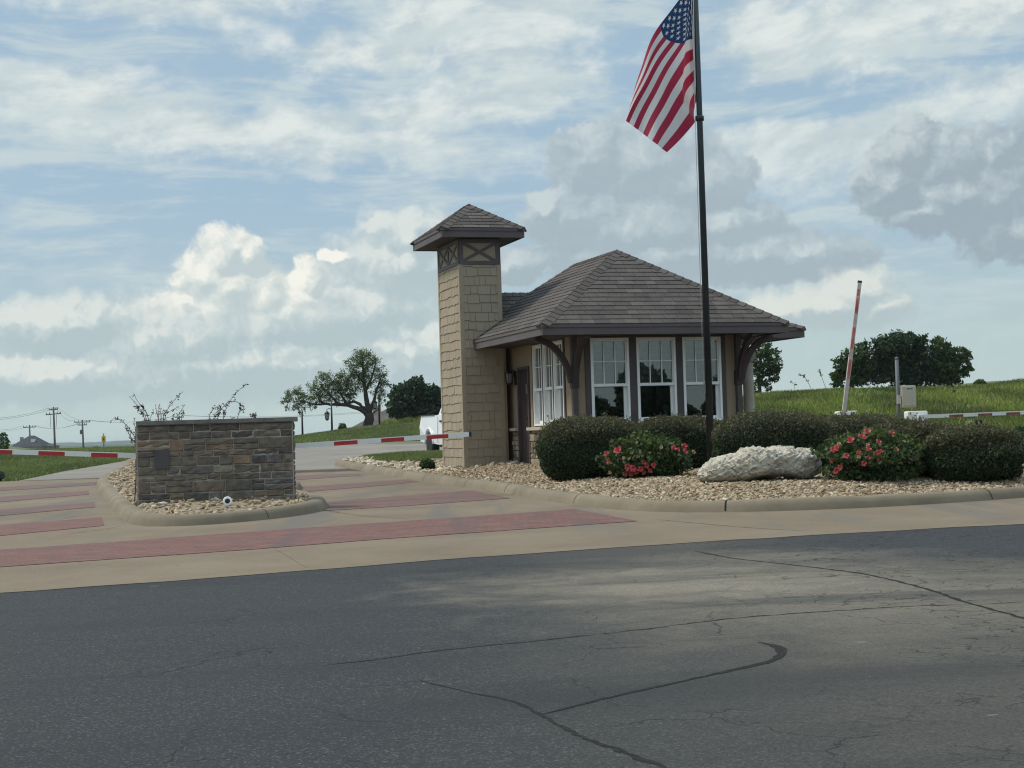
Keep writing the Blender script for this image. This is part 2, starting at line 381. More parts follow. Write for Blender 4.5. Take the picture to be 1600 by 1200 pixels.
# ------------------------------------------------------------------ mesh helpers
ORG = {}
def tag(o, label=None, cat=None, group=None, kind=None):
    if label: o['label'] = label
    if cat: o['category'] = cat
    if group: o['group'] = group
    if kind: o['kind'] = kind
    return o
def empty(name, loc, label, cat, group=None):
    o = bpy.data.objects.new(name, None); o.empty_display_size = .2
    o.location = loc; col.objects.link(o); ORG[o.name] = Vector(loc)
    return tag(o, label, cat, group)
def link(name, me, parent=None, org=None):
    o = bpy.data.objects.new(name, me); col.objects.link(o)
    if parent: o.parent = parent; ORG[o.name] = ORG[parent.name]
    else:
        ORG[o.name] = Vector(org) if org is not None else Vector((0, 0, 0)); o.location = ORG[o.name]
    return o
def npmesh(name, V, faces, mats, parent=None, org=None, smooth=False, midx=None, uv=None):
    """V (n,3) world coordinates; faces (m,k) int array"""
    me = bpy.data.meshes.new(name)
    base = ORG[parent.name] if parent else (Vector(org) if org is not None else Vector((0, 0, 0)))
    V = np.asarray(V, dtype=np.float64) - np.array(base)
    faces = np.asarray(faces, dtype=np.int32); k = faces.shape[1]
    me.vertices.add(len(V)); me.vertices.foreach_set('co', V.astype(np.float32).ravel())
    me.loops.add(faces.size); me.loops.foreach_set('vertex_index', faces.ravel())
    me.polygons.add(len(faces)); me.polygons.foreach_set('loop_start', np.arange(0, faces.size, k, dtype=np.int32))
    if midx is not None: me.polygons.foreach_set('material_index', np.asarray(midx, dtype=np.int32))
    for m in ([mats] if isinstance(mats, str) else mats): me.materials.append(MATS[m])
    me.update(calc_edges=True)
    if uv is not None:
        l = me.uv_layers.new(name='UVMap'); l.data.foreach_set('uv', np.asarray(uv, dtype=np.float32)[faces.ravel()].ravel())
    me.polygons.foreach_set('use_smooth', np.full(len(faces), smooth)); me.update()
    return link(name, me, parent, org)

class MB:
    def __init__(s): s.v = []; s.f = []; s.m = []; s.sm = []
    def add(s, vs, fs, m=0, sm=False):
        b = len(s.v); s.v.extend(Vector(v) for v in vs)
        for f in fs: s.f.append([b + i for i in f]); s.m.append(m); s.sm.append(sm)
        return s
    def box(s, c, hx, hy, hz, ax=None, ay=None, az=None, m=0):
        ax = Vector(ax or (1, 0, 0)); ay = Vector(ay or (0, 1, 0)); az = Vector(az or (0, 0, 1)); c = Vector(c)
        vs = [c + ax * (hx * i) + ay * (hy * j) + az * (hz * k) for k in (-1, 1) for j in (-1, 1) for i in (-1, 1)]
        return s.add(vs, [(0, 2, 3, 1), (4, 5, 7, 6), (0, 1, 5, 4), (2, 6, 7, 3), (0, 4, 6, 2), (1, 3, 7, 5)], m)
    def bevbox(s, c, hx, hy, hz, b, ax=None, ay=None, az=None, m=0):
        ax = Vector(ax or (1, 0, 0)); ay = Vector(ay or (0, 1, 0)); az = Vector(az or (0, 0, 1)); c = Vector(c)
        bm = bmesh.new(); bmesh.ops.create_cube(bm, size=2)
        for v in bm.verts: v.co = Vector((v.co.x * hx, v.co.y * hy, v.co.z * hz))
        bmesh.ops.bevel(bm, geom=bm.edges[:], offset=b, segments=2, affect='EDGES', profile=.6)
        bm.verts.index_update()
        s.add([c + ax * v.co.x + ay * v.co.y + az * v.co.z for v in bm.verts], [[v.index for v in f.verts] for f in bm.faces], m, False)
        bm.free(); return s
    def beam(s, a, b, w, h, up=(0, 0, 1), m=0):
        a, b = Vector(a), Vector(b); d = (b - a); L = d.length; d.normalize()
        x = d.cross(Vector(up)); x = x.normalized() if x.length > 1e-6 else Vector((1, 0, 0)); u = x.cross(d)
        return s.box((a + b) / 2, L / 2, w / 2, h / 2, d, x, u, m)
    def tube(s, pts, rad, seg=8, m=0, cap=True, sm=True):
        pts = [Vector(p) for p in pts]; n = len(pts)
        if not isinstance(rad, (list, tuple)): rad = [rad] * n
        vs = []; ref = None
        for i, p in enumerate(pts):
            d = (pts[min(i + 1, n - 1)] - pts[max(i - 1, 0)]).normalized()
            if ref is None:
                ref = d.cross(Vector((0, 0, 1)) if abs(d.z) < .9 else Vector((1, 0, 0))).normalized()
            ref = (ref - d * ref.dot(d)).normalized(); b = d.cross(ref)
            for k in range(seg):
                t = 2 * math.pi * k / seg
                vs.append(p + (ref * math.cos(t) + b * math.sin(t)) * rad[i])
        fs = [(i * seg + k, i * seg + (k + 1) % seg, (i + 1) * seg + (k + 1) % seg, (i + 1) * seg + k) for i in range(n - 1) for k in range(seg)]
        s.add(vs, fs, m, sm)
        if cap:
            b0 = len(s.v) - len(vs)
            s.f.append([b0 + k for k in range(seg)][::-1]); s.m.append(m); s.sm.append(False)
            s.f.append([b0 + (n - 1) * seg + k for k in range(seg)]); s.m.append(m); s.sm.append(False)
        return s
    def lathe(s, c, prof, seg=20, m=0, axis=(0, 0, 1), sm=True):
        c = Vector(c); az = Vector(axis).normalized(); ax = az.orthogonal().normalized(); ay = az.cross(ax)
        vs = [c + az * z + (ax * math.cos(2 * math.pi * k / seg) + ay * math.sin(2 * math.pi * k / seg)) * r for r, z in prof for k in range(seg)]
        fs = [(i * seg + k, i * seg + (k + 1) % seg, (i + 1) * seg + (k + 1) % seg, (i + 1) * seg + k) for i in range(len(prof) - 1) for k in range(seg)]
        s.add(vs, fs, m, sm); b0 = len(s.v) - len(vs)
        if prof[0][0] > 1e-4: s.f.append([b0 + k for k in range(seg)][::-1]); s.m.append(m); s.sm.append(False)
        if prof[-1][0] > 1e-4: s.f.append([b0 + (len(prof) - 1) * seg + k for k in range(seg)]); s.m.append(m); s.sm.append(False)
        return s
    def poly(s, pts, m=0): return s.add(pts, [tuple(range(len(pts)))], m)
    def prism(s, pts, off, m=0):
        off = Vector(off); n = len(pts); a = [Vector(p) for p in pts]; b = [p + off for p in a]
        return s.add(a + b, [tuple(range(n))[::-1], tuple(range(n, 2 * n))] + [(i, (i + 1) % n, n + (i + 1) % n, n + i) for i in range(n)], m)
    def sphere(s, c, r, seg=16, rings=10, m=0, sq=(1, 1, 1)):
        prof = [(r * math.sin(math.pi * i / rings), -r * math.cos(math.pi * i / rings)) for i in range(rings + 1)]
        prof[0] = (1e-5, -r); prof[-1] = (1e-5, r)
        c = Vector(c); n0 = len(s.v); s.lathe(c, prof, seg, m)
        for v in s.v[n0:]:
            d = v - c; v.x, v.y, v.z = c.x + d.x * sq[0], c.y + d.y * sq[1], c.z + d.z * sq[2]
        return s
    def build(s, name, mats, parent=None, org=None, fix=True):
        base = ORG[parent.name] if parent else (Vector(org) if org is not None else Vector((0, 0, 0)))
        me = bpy.data.meshes.new(name)
        me.from_pydata([v - base for v in s.v], [], s.f)
        for m in ([mats] if isinstance(mats, str) else mats): me.materials.append(MATS[m])
        me.polygons.foreach_set('material_index', s.m); me.polygons.foreach_set('use_smooth', s.sm)
        me.update()
        if fix:
            bm = bmesh.new(); bm.from_mesh(me); bmesh.ops.recalc_face_normals(bm, faces=bm.faces[:]); bm.to_mesh(me); bm.free()
        return link(name, me, parent, org)

def catmull(pts, step=.2, closed=False):
    P = [Vector(p) for p in pts]; n = len(P); out = []
    rngi = range(n if closed else n - 1)
    for i in rngi:
        if closed: a, b, c, d = P[(i - 1) % n], P[i], P[(i + 1) % n], P[(i + 2) % n]
        else: a, b, c, d = P[max(i - 1, 0)], P[i], P[i + 1], P[min(i + 2, n - 1)]
        k = max(1, int((c - b).length / step))
        for j in range(k):
            t = j / k
            out.append(.5 * ((2 * b) + (c - a) * t + (2 * a - 5 * b + 4 * c - d) * t * t + (3 * b - 3 * c + d - a) * t ** 3))
    if not closed: out.append(P[-1])
    return out

def inpoly(xs, ys, poly):
    r = np.zeros(len(xs), bool); n = len(poly)
    for i in range(n):
        x1, y1 = poly[i][0], poly[i][1]; x2, y2 = poly[(i + 1) % n][0], poly[(i + 1) % n][1]
        if y1 == y2: continue
        c = ((y1 > ys) != (y2 > ys)) & (xs < (x2 - x1) * (ys - y1) / (y2 - y1) + x1)
        r ^= c
    return r
def pdist(xs, ys, poly):
    d = np.full(len(xs), 1e9); n = len(poly)
    for i in range(n):
        ax, ay = poly[i][0], poly[i][1]; bx, by = poly[(i + 1) % n][0], poly[(i + 1) % n][1]
        L = (bx - ax) ** 2 + (by - ay) ** 2 + 1e-9
        t = np.clip(((xs - ax) * (bx - ax) + (ys - ay) * (by - ay)) / L, 0, 1)
        d = np.minimum(d, np.hypot(xs - ax - t * (bx - ax), ys - ay - t * (by - ay)))
    return d

def sheet(name, pts, m, off, kind='structure', zf=None, step=1.0, parent=None):
    """flat polygon laid on the ground surface"""
    bm = bmesh.new()
    vs = [bm.verts.new((p[0], p[1], 0)) for p in pts]
    f = bm.faces.new(vs)
    bmesh.ops.triangulate(bm, faces=[f])
    y0, y1 = min(p[1] for p in pts), max(p[1] for p in pts); x0, x1 = min(p[0] for p in pts), max(p[0] for p in pts)
    y = y0 + step
    while y < y1:
        bmesh.ops.bisect_plane(bm, geom=bm.verts[:] + bm.edges[:] + bm.faces[:], plane_co=(0, y, 0), plane_no=(0, 1, 0)); y += step
    if zf:
        x = x0 + step
        while x < x1:
            bmesh.ops.bisect_plane(bm, geom=bm.verts[:] + bm.edges[:] + bm.faces[:], plane_co=(x, 0, 0), plane_no=(1, 0, 0)); x += step
    if zf:
        zz = zf(np.array([v.co.x for v in bm.verts]), np.array([v.co.y for v in bm.verts]))
        for v, z in zip(bm.verts, zz): v.co.z = float(z) + off
    else:
        for v in bm.verts: v.co.z = G(v.co.y) + off
    bmesh.ops.recalc_face_normals(bm, faces=bm.faces[:])
    if sum(f.normal.z for f in bm.faces) < 0: bmesh.ops.reverse_faces(bm, faces=bm.faces[:])
    me = bpy.data.meshes.new(name); bm.to_mesh(me); bm.free(); me.materials.append(MATS[m])
    o = link(name, me, parent)
    if kind: o['kind'] = kind
    return o

# ------------------------------------------------------------------ sky
def azel(px, py):
    r = ray(px, py).normalized()
    return math.degrees(math.atan2(r.x, r.y)), math.degrees(math.asin(r.z))
SUN_AZ, SUN_EL = R(-75), R(52)      # from the left of the view
w = bpy.data.worlds.new('World'); scene.world = w; w.use_nodes = True
def build_sky():
    T = NT(w.node_tree); out = T.n('ShaderNodeOutputWorld')
    d = T.n('ShaderNodeTexCoord').outputs['Generated']
    sky = T.n('ShaderNodeTexSky')
    sky.sky_type = 'NISHITA'; sky.sun_disc = False; sky.sun_elevation = SUN_EL; sky.sun_rotation = SUN_AZ
    sky.air_density = 1.0; sky.dust_density = 1.6; sky.ozone_density = 1.2
    s = T.n('ShaderNodeSeparateXYZ', {0: d})
    az = T.math('MULTIPLY', T.math('ARCTAN2', s.outputs[0], s.outputs[1]), 57.29578)
    el = T.math('MULTIPLY', T.math('ARCSINE', s.outputs[2]), 57.29578)
    P = T.n('ShaderNodeCombineXYZ', {0: az, 1: el, 2: 0.0}).outputs[0]
    K = 10.0                                     # the background runs at strength 0.1
    def C(r, g, b): return (r * K, g * K, b * K)
    def srgb(r, g, b): return tuple(((c / 255 + .055) / 1.055) ** 2.4 * K for c in (r, g, b))
    def ell(P, px, py, rx, ry):
        a, e = azel(px, py); kx, ky = F / rx / 57.29578, F / ry / 57.29578
        v = T.n('ShaderNodeVectorMath', {0: T.vm('SUBTRACT', P, (a, e, 0)), 1: (kx, ky, 0)}, operation='MULTIPLY').outputs[0]
        return T.length(v)
    def blobs(P, lst, k=.25):
        m = None
        for b in lst:
            l = ell(P, *b[:4])
            m = l if m is None else T.n('ShaderNodeMath', {0: m, 1: l, 2: k}, operation='SMOOTH_MIN').outputs[0]
        return T.math('SUBTRACT', 1.0, m)
    def noise2(vec, scale, detail, rough, dist=0.0):
        return T.n('ShaderNodeTexNoise', {'Vector': vec, 'Scale': scale, 'Detail': float(detail), 'Roughness': rough, 'Distortion': dist}, noise_dimensions='2D').outputs[0]
    # clear sky: nishita, paled towards the hazy horizon
    base = T.mix(T.rng(el, 0, 20, .93, .80), sky.outputs[0], srgb(160, 186, 208))
    base = T.mix(T.rng(el, 0.0, 9.5, .95, 0), base, srgb(184, 201, 201))
    # high streaky cloud
    warp = T.n('ShaderNodeTexNoise', {'Vector': P, 'Scale': .09, 'Detail': 2.0, 'Roughness': .45}, noise_dimensions='2D').outputs['Color']
    Pw = T.vm('ADD', P, T.vm('MULTIPLY', T.vm('SUBTRACT', warp, (.5, .5, .5)), (4.5, 2.2, 0)))
    Pr = T.n('ShaderNodeVectorRotate', {'Vector': Pw, 'Angle': R(-8)}, rotation_type='Z_AXIS').outputs[0]
    n1 = noise2(T.vm('MULTIPLY', Pr, (.10, .27, 1)), 1.0, 8, .56)
    n2 = noise2(T.vm('MULTIPLY', Pr, (.38, .80, 1)), 1.0, 7, .60)
    n4 = noise2(T.vm('MULTIPLY', P, (1.3, 1.9, 1)), 1.0, 6, .62)
    f = T.math('ADD', T.math('ADD', T.math('MULTIPLY', n1, .46), T.math('MULTIPLY', n2, .30)), T.math('MULTIPLY', n4, .24))
    pos = [(230, 15, 330, 50), (120, 135, 300, 55), (560, 90, 230, 60), (330, 225, 330, 50), (800, 60, 240, 120), (690, 170, 240, 80), (1250, 60, 420, 75), (1500, 110, 170, 60), (1240, 215, 260, 55), (1500, 30, 260, 60), (860, 130, 160, 60)]
    neg = [(80, 60, 230, 32), (420, 125, 190, 38), (150, 300, 420, 62), (540, 300, 240, 40), (500, 30, 90, 30), (1010, 45, 120, 60), (1180, 160, 250, 26), (870, 205, 140, 20), (1560, 75, 140, 20), (1050, 120, 110, 30)]
    Pb = T.vm('ADD', P, T.vm('MULTIPLY', T.vm('SUBTRACT', T.n('ShaderNodeTexNoise', {'Vector': P, 'Scale': .45, 'Detail': 4.0}, noise_dimensions='2D').outputs['Color'], (.5, .5, .5)), (3.5, 2.0, 0)))
    bp = T.rng(blobs(Pb, pos), -.8, .8, 0, .26); bn = T.rng(blobs(Pb, neg), -.9, .7, 0, .26)
    f = T.math('SUBTRACT', T.math('ADD', f, bp), bn)
    ci = T.rng(f, .40, .80, 0, .92)
    low = T.rng(el, 3.0, 12.0, .25, 1.0)
    ci = T.math('MULTIPLY', ci, low)
    cic = T.mix(T.rng(n2, .35, .7), srgb(192, 204, 209), srgb(222, 228, 227))
    c = T.mix(ci, base, cic)
    # thin veils lower down
    n3 = noise2(T.vm('MULTIPLY', Pw, (.12, .75, 1)), 1.3, 7, .62)
    veil = T.math('MULTIPLY', T.rng(n3, .45, .72, 0, .75), T.rng(el, 1.5, 6, 0, 1))
    c = T.mix(veil, c, srgb(196, 209, 213))
    # heaped clouds
    wq = T.n('ShaderNodeTexNoise', {'Vector': P, 'Scale': 1.3, 'Detail': 3.0}, noise_dimensions='2D').outputs['Color']
    Q = T.vm('ADD', P, T.vm('MULTIPLY', T.vm('SUBTRACT', wq, (.5, .5, .5)), (.6, .6, 0)))
    LD = (-.24, .34)
    Q2 = T.vm('ADD', Q, (LD[0], LD[1], 0))
    def fbm_edge(P, sc):
        v = T.n('ShaderNodeTexVoronoi', {'Vector': P, 'Scale': sc, 'Detail': 2.0, 'Roughness': .55, 'Lacunarity': 2.3}, voronoi_dimensions='2D', normalize=True, feature='F1').outputs['Distance']
        n = noise2(P, sc * .8, 5, .62)
        return T.math('ADD', T.math('SUBTRACT', .42, v), T.math('SUBTRACT', n, .5))
    ES = {sc: (fbm_edge(Q, sc), fbm_edge(Q2, sc)) for sc in (.72, 1.25)}
    TX = T.math('SUBTRACT', noise2(P, .45, 5, .6), .5)
    def heap(c, lst, sc, amp, soft, dark, mid, lite, lo, hi, alpha=1.0, tex=.3, fade=None):
        e0, e1 = ES[sc]
        b0 = blobs(Q, lst); b1 = blobs(Q2, lst)
        D = T.math('MULTIPLY_ADD', e0, amp, b0); D1 = T.math('MULTIPLY_ADD', e1, amp, b1)
        m = T.rng(D, -soft, soft, 0, alpha)
        if fade: m = T.math('MULTIPLY', m, T.rng(el, azel(400, fade[0])[1], azel(400, fade[1])[1]))
        lv = T.rng(T.math('MULTIPLY_ADD', TX, tex, T.math('SUBTRACT', D, D1)), lo, hi)
        cc = T.mix(T.rng(lv, 0, .55), dark, mid); cc = T.mix(T.rng(lv, .45, 1), cc, lite)
        return T.mix(m, c, cc)
    grey = dict(dark=srgb(161, 176, 187), mid=srgb(175, 189, 198), lite=srgb(196, 207, 212))
    # low grey-white bank on the left
    c = heap(c, [(110, 510, 130, 42), (300, 530, 210, 60), (520, 490, 190, 70), (620, 420, 110, 60), (640, 370, 70, 45), (420, 570, 330, 55), (60, 590, 200, 40), (640, 550, 160, 60)],
             .72, .75, .30, srgb(174, 190, 197), srgb(190, 203, 207), srgb(218, 223, 221), -.25, .45, .85)
    # bright towers
    c = heap(c, [(350, 400, 44, 44), (388, 398, 26, 28), (318, 432, 42, 42), (360, 455, 75, 52), (288, 470, 28, 18), (415, 462, 55, 42), (480, 438, 30, 40), (475, 468, 60, 30), (522, 402, 26, 13), (320, 490, 110, 40), (450, 490, 100, 36)],
             1.25, .50, .20, srgb(187, 200, 205), srgb(211, 218, 217), srgb(240, 239, 233), -.26, .60, .92, .55, (540, 440))
    # grey shadowed heads in the middle
    c = heap(c, [(930, 245, 70, 60), (1010, 250, 100, 75), (1090, 290, 90, 55), (900, 340, 85, 50), (1010, 360, 170, 75), (1130, 350, 85, 40), (855, 325, 40, 30), (1180, 400, 160, 42), (1250, 395, 85, 32), (1050, 400, 200, 45), (800, 415, 60, 28)],
             .72, .72, .15, lo=-.22, hi=.62, alpha=.88, tex=.5, **grey)
    c = heap(c, [(1340, 462, 62, 42), (1290, 480, 110, 34), (1375, 480, 50, 30), (1220, 490, 100, 26)],
             1.25, .45, .30, srgb(174, 189, 195), srgb(194, 205, 207), srgb(220, 223, 218), -.3, .45, .8)
    # dark ragged cloud on the right
    c = heap(c, [(1430, 235, 55, 48), (1480, 250, 80, 55), (1400, 295, 60, 42), (1500, 310, 120, 55), (1570, 290, 90, 75), (1600, 360, 80, 48), (1450, 330, 75, 26), (1560, 240, 45, 32), (1610, 400, 40, 20)],
             .72, .85, .15, lo=-.2, hi=.65, alpha=.90, tex=.5, dark=srgb(152, 167, 179), mid=srgb(168, 182, 192), lite=srgb(190, 201, 207))
    # unseen cloud overhead, brightened above the view to add fill light
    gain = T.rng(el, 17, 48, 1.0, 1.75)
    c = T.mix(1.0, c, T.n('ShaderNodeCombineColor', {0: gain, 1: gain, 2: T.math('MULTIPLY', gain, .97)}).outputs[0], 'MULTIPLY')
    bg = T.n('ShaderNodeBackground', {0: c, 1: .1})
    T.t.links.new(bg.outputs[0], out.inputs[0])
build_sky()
w.cycles.sampling_method = 'MANUAL'; w.cycles.sample_map_resolution = 256

sl = bpy.data.lights.new('sun', 'SUN'); sl.energy = 2.5; sl.angle = R(11); sl.color = (1.0, .93, .82)
so = bpy.data.objects.new('sun', sl); col.objects.link(so)
sdir = Vector((math.sin(SUN_AZ) * math.cos(SUN_EL), math.cos(SUN_AZ) * math.cos(SUN_EL), math.sin(SUN_EL)))
so.rotation_euler = sdir.to_track_quat('Z', 'Y').to_euler(); so.location = (0, 0, 30)

scene.view_settings.view_transform = 'Standard'; scene.view_settings.look = 'None'
scene.view_settings.exposure = .1; scene.view_settings.gamma = 1
scene.render.engine = 'CYCLES'
cy = scene.cycles; cy.max_bounces = 8; cy.diffuse_bounces = 3; cy.glossy_bounces = 3; cy.transmission_bounces = 4
cy.transparent_max_bounces = 12; cy.volume_bounces = 0; cy.use_denoising = True; cy.filter_width = 1.15; cy.sample_clamp_indirect = 6

# ------------------------------------------------------------------ terrain
def sstep(a, b, x):
    t = np.clip((x - a) / (b - a), 0, 1); return t * t * (3 - 2 * t)
def bumps(x, y):
    z = np.zeros_like(x)
    # knoll left of the gatehouse, behind the far bend of the road
    crest = np.interp(x, [-30, -21, -18.6, -17.8, -15.3, -12.2, -6, 0, 6, 14], [-.3, .55, .80, 1.02, 1.44, 1.84, 2.22, 2.4, 1.8, .6])
    base = np.interp(y, [13, 35, 58, 80, 100, 150, 300, 1000, 6500], [0, .297, .56, .88, .95, .6, -4, -10, -14])
    kn = sstep(83, 126, y) * (1 - sstep(165, 260, y))
    z += np.maximum(0, crest - base) * kn * (y < 400)
    # grassy hillside on the right
    hc = np.interp(x, [1.5, 7, 12.5, 16.7, 20.7, 26.7, 40, 90], [0, 2.3, 2.72, 3.05, 2.86, 3.0, 4.2, 6])
    hs = sstep(42, 84, y) * (1 - sstep(160, 420, y))
    lump = .10 * np.sin(x * .9 + 1.3 * np.sin(y * .21)) * np.sin(y * .33 + x * .17) + .05 * np.sin(x * 2.3 + y * .7)
    z += np.maximum(0, hc - .18 - base) * hs + lump * hs * (x > 5)
    # mound at the far left
    z += 1.3 * np.exp(-((x + 44.5) / 3.2) ** 2 - ((y - 118) / 16) ** 2)
    # far rolling country
    far = sstep(500, 1400, y)
    z += far * (3.0 * np.sin(x * .0021 + 1.0) * np.sin(y * .0016) + 2.2 * np.sin(x * .006 + y * .002))
    return z
def Tz(x, y):
    return G(y) + float(bumps(np.array([x]), np.array([y]))[0])
def grid_ground():
    ys = np.concatenate([np.linspace(-80, 10, 20), np.arange(11, 36, 1.0), np.arange(36, 180, 1.2), np.geomspace(181, 6200, 70)])
    t = np.linspace(-1, 1, 221); xs = np.sign(t) * (np.abs(t) * 70 + np.abs(t) ** 7 * 5000)
    X, Y = np.meshgrid(xs, ys); x, y = X.ravel(), Y.ravel()
    z = np.interp(y, [13, 35, 58, 80, 100, 150, 300, 1000, 6500], [0, .297, .56, .88, .95, .6, -4, -10, -14]) + bumps(x, y) - .03
    nx, ny = len(xs), len(ys)
    i = np.arange((ny - 1) * nx).reshape(ny - 1, nx)[:, :-1].ravel()
    f = np.stack([i, i + 1, i + nx + 1, i + nx], 1)
    o = npmesh('ground', np.stack([x, y, z], 1), f, 'grass_ground', smooth=True); o['kind'] = 'structure'
grid_ground()

# far wooded ridges
def ridge(name, y, x0, x1, ztop, zbase, amp, dep, seed):
    r = np.random.default_rng(seed); n = int((x1 - x0) / (y * .0022)); xs = np.linspace(x0, x1, n)
    h = np.zeros(n)
    for k in range(9):
        fq = 2 ** k * 1.3 / (x1 - x0); h += np.sin(2 * math.pi * fq * (xs - x0) + r.uniform(0, 7)) * .75 ** k
    h = ztop + amp * h / 1.8 + r.normal(0, amp * .10, n)
    V = []; rows = [(-dep, 0), (-dep * .5, .75), (0, 1), (dep * .6, .7), (dep, 0)]
    for dy, k in rows: V += [(x, y + dy, zbase + (hh - zbase) * k) for x, hh in zip(xs, h)]
    i = np.arange((len(rows) - 1) * n).reshape(len(rows) - 1, n)[:, :-1].ravel()
    o = npmesh(name, V, np.stack([i, i + 1, i + n + 1, i + n], 1), 'farhill', smooth=False); o['kind'] = 'structure'
ridge('hills', 4200, -3200, 3200, 6.0, -16, 4.0, 500, 3)
ridge('hills', 2400, -1900, 1900, -1.5, -14, 2.2, 260, 5)
ridge('wooded_ridge', 1100, -800, 700, -2.2, -11, 1.2, 60, 8)

# ------------------------------------------------------------------ roads
def PXL(l, fn=None): return [gnd(x, y, fn) for x, y in l]
edge = PXL([(-260, 950), (-120, 938), (0, 927), (200, 913), (400, 898), (600, 882), (800, 867), (950, 857), (1100, 847), (1350, 832), (1600, 819), (1900, 806)])
edge = catmull(edge, .35)
edge = [Vector((p.x, p.y + .018 * math.sin(i * 1.7) + random.uniform(-.022, .022), 0)) for i, p in enumerate(edge)]
xl, xr = edge[0].x, edge[-1].x
sheet('road', [(-60, -60), (60, -60), (60, edge[-1].y + 1), (xr, edge[-1].y + .6)] + [(p.x, p.y + .3) for p in edge[::-1]] + [(xl, edge[0].y + .6), (-60, edge[0].y + 1)], 'asphalt', 0)
drive_back = 39.2
lgrass = PXL([(-60, 772), (0, 757), (100, 736.5), (200, 719.5)])
sheet('driveway', [(p.x, p.y) for p in edge] + [(26, 22), (26, 46), (14.5, 46), (12, drive_back), (-14, drive_back), (lgrass[1].x - .3, 38), (-15, 33), (-14, 26)], 'concrete', .004)
far_edge = PXL([(330, 704.5), (457, 695.5), (520, 694), (600, 693.2), (680, 693)])
sheet('back_road', [(12, drive_back), (14.5, 46), (13, 60), (9, 78)] + [(p.x, p.y) for p in far_edge[::-1]] + [(p.x, p.y) for p in lgrass[::-1]] + [(-17, drive_back), (-14, drive_back)], 'old_road', 0)

bands = [
    [(-120, 871), (0, 860), (200, 846), (400, 831), (600, 817), (800, 803.5), (895, 796), (997, 815), (800, 829), (600, 843), (400, 859), (200, 873), (0, 887), (-120, 897)],
    [(464, 789), (600, 777.5), (738, 767), (798, 779), (650, 790), (506, 799)],
    [(430, 764), (560, 755), (640, 749.5), (655, 753), (600, 759), (430, 773)],
    [(430, 745), (560, 740), (566, 743.5), (430, 752.5)],
    [(-60, 826), (0, 821), (159, 809), (163, 822), (0, 838), (-60, 842)],
    [(-60, 801), (0, 797), (147, 785), (149, 793), (0, 806.5), (-60, 811)],
    [(-60, 780), (0, 777), (138, 767), (139, 773), (0, 785), (-60, 789)],
    [(-60, 765), (0, 762), (151, 753.5), (150, 758), (0, 767.5), (-60, 771)],
    [(1560, 716), (1700, 706), (1700, 716), (1560, 727)],
]
for b in bands: sheet('brick_band', [(p.x, p.y) for p in PXL(b)], 'brick_paver', .009)

def strip(name, pxs, w, m, off, step=.12, jit=.25):
    P = catmull([Vector((p.x, p.y, 0)) for p in PXL(pxs)], step); n = len(P); V = []
    for i, p in enumerate(P):
        d = (P[min(i + 1, n - 1)] - P[max(i - 1, 0)]).normalized(); nrm = Vector((-d.y, d.x, 0))
        ww = w if not callable(w) else w(i / (n - 1)); k = min(1, i / 4, (n - 1 - i) / 4) * .85 + .15
        q = p + nrm * random.uniform(-.3, .3) * w_j(ww) * jit
        a, b = ww * k * random.uniform(1 - jit, 1 + jit), ww * k * random.uniform(1 - jit, 1 + jit)
        for s_, e in ((1, a), (-1, b)):
            v = q + nrm * s_ * e / 2; V.append((v.x, v.y, G(v.y) + off))
    f = [(2 * i, 2 * i + 1, 2 * i + 3, 2 * i + 2) for i in range(n - 1)]
    o = npmesh(name, V, f, m); o['kind'] = 'structure'
def w_j(w): return max(w, .03)
strip('tar_seam', [(505, 1040), (600, 1029), (700, 1015), (822, 1003), (1000, 984), (1150, 966), (1300, 955), (1430, 947), (1530, 945)], .022, 'tar', .0015, .06, .9)
strip('tar_seam', [(846, 1117), (960, 1088), (1060, 1066), (1150, 1046), (1200, 1034), (1219, 1024), (1222, 1015), (1208, 1008), (1184, 1004)], lambda t: .026 + .05 * max(0, (t - .45) / .55), 'tar', .0020, .05, .35)
strip('tar_seam', [(650, 1062), (730, 1081), (800, 1096), (846, 1117), (880, 1137), (935, 1162), (990, 1181), (1050, 1207), (1100, 1235)], lambda t: .012 + .026 * t, 'tar', .0015, .05, .7)
strip('tar_seam', [(1085, 861), (1150, 873), (1250, 884), (1350, 897), (1450, 921), (1500, 938), (1570, 958), (1680, 985)], .035, 'tar', .0015, .08, .5)
strip('tar_seam', [(1530, 945), (1600, 940), (1700, 934)], .02, 'tar', .0015, .08, .7)
# joints in the concrete
strip('joint', [(866, 700 + 158), (900, 872), (958, 886)] if False else [(430, 857), (455, 872), (482, 888)], .02, 'kerb', .008, .1, .3)
strip('joint', [(1020, 812), (1180, 826), (1330, 833)], .012, 'tar', .008, .1, .5)
strip('joint', [(98, 811), (135, 806), (176, 803)], .018, 'tar', .012, .08, .6)
strip('joint', [(95, 836), (150, 830), (185, 824)], .018, 'tar', .012, .08, .6)
strip('joint', [(500, 797), (560, 806), (640, 812)], .012, 'tar', .012, .08, .5)

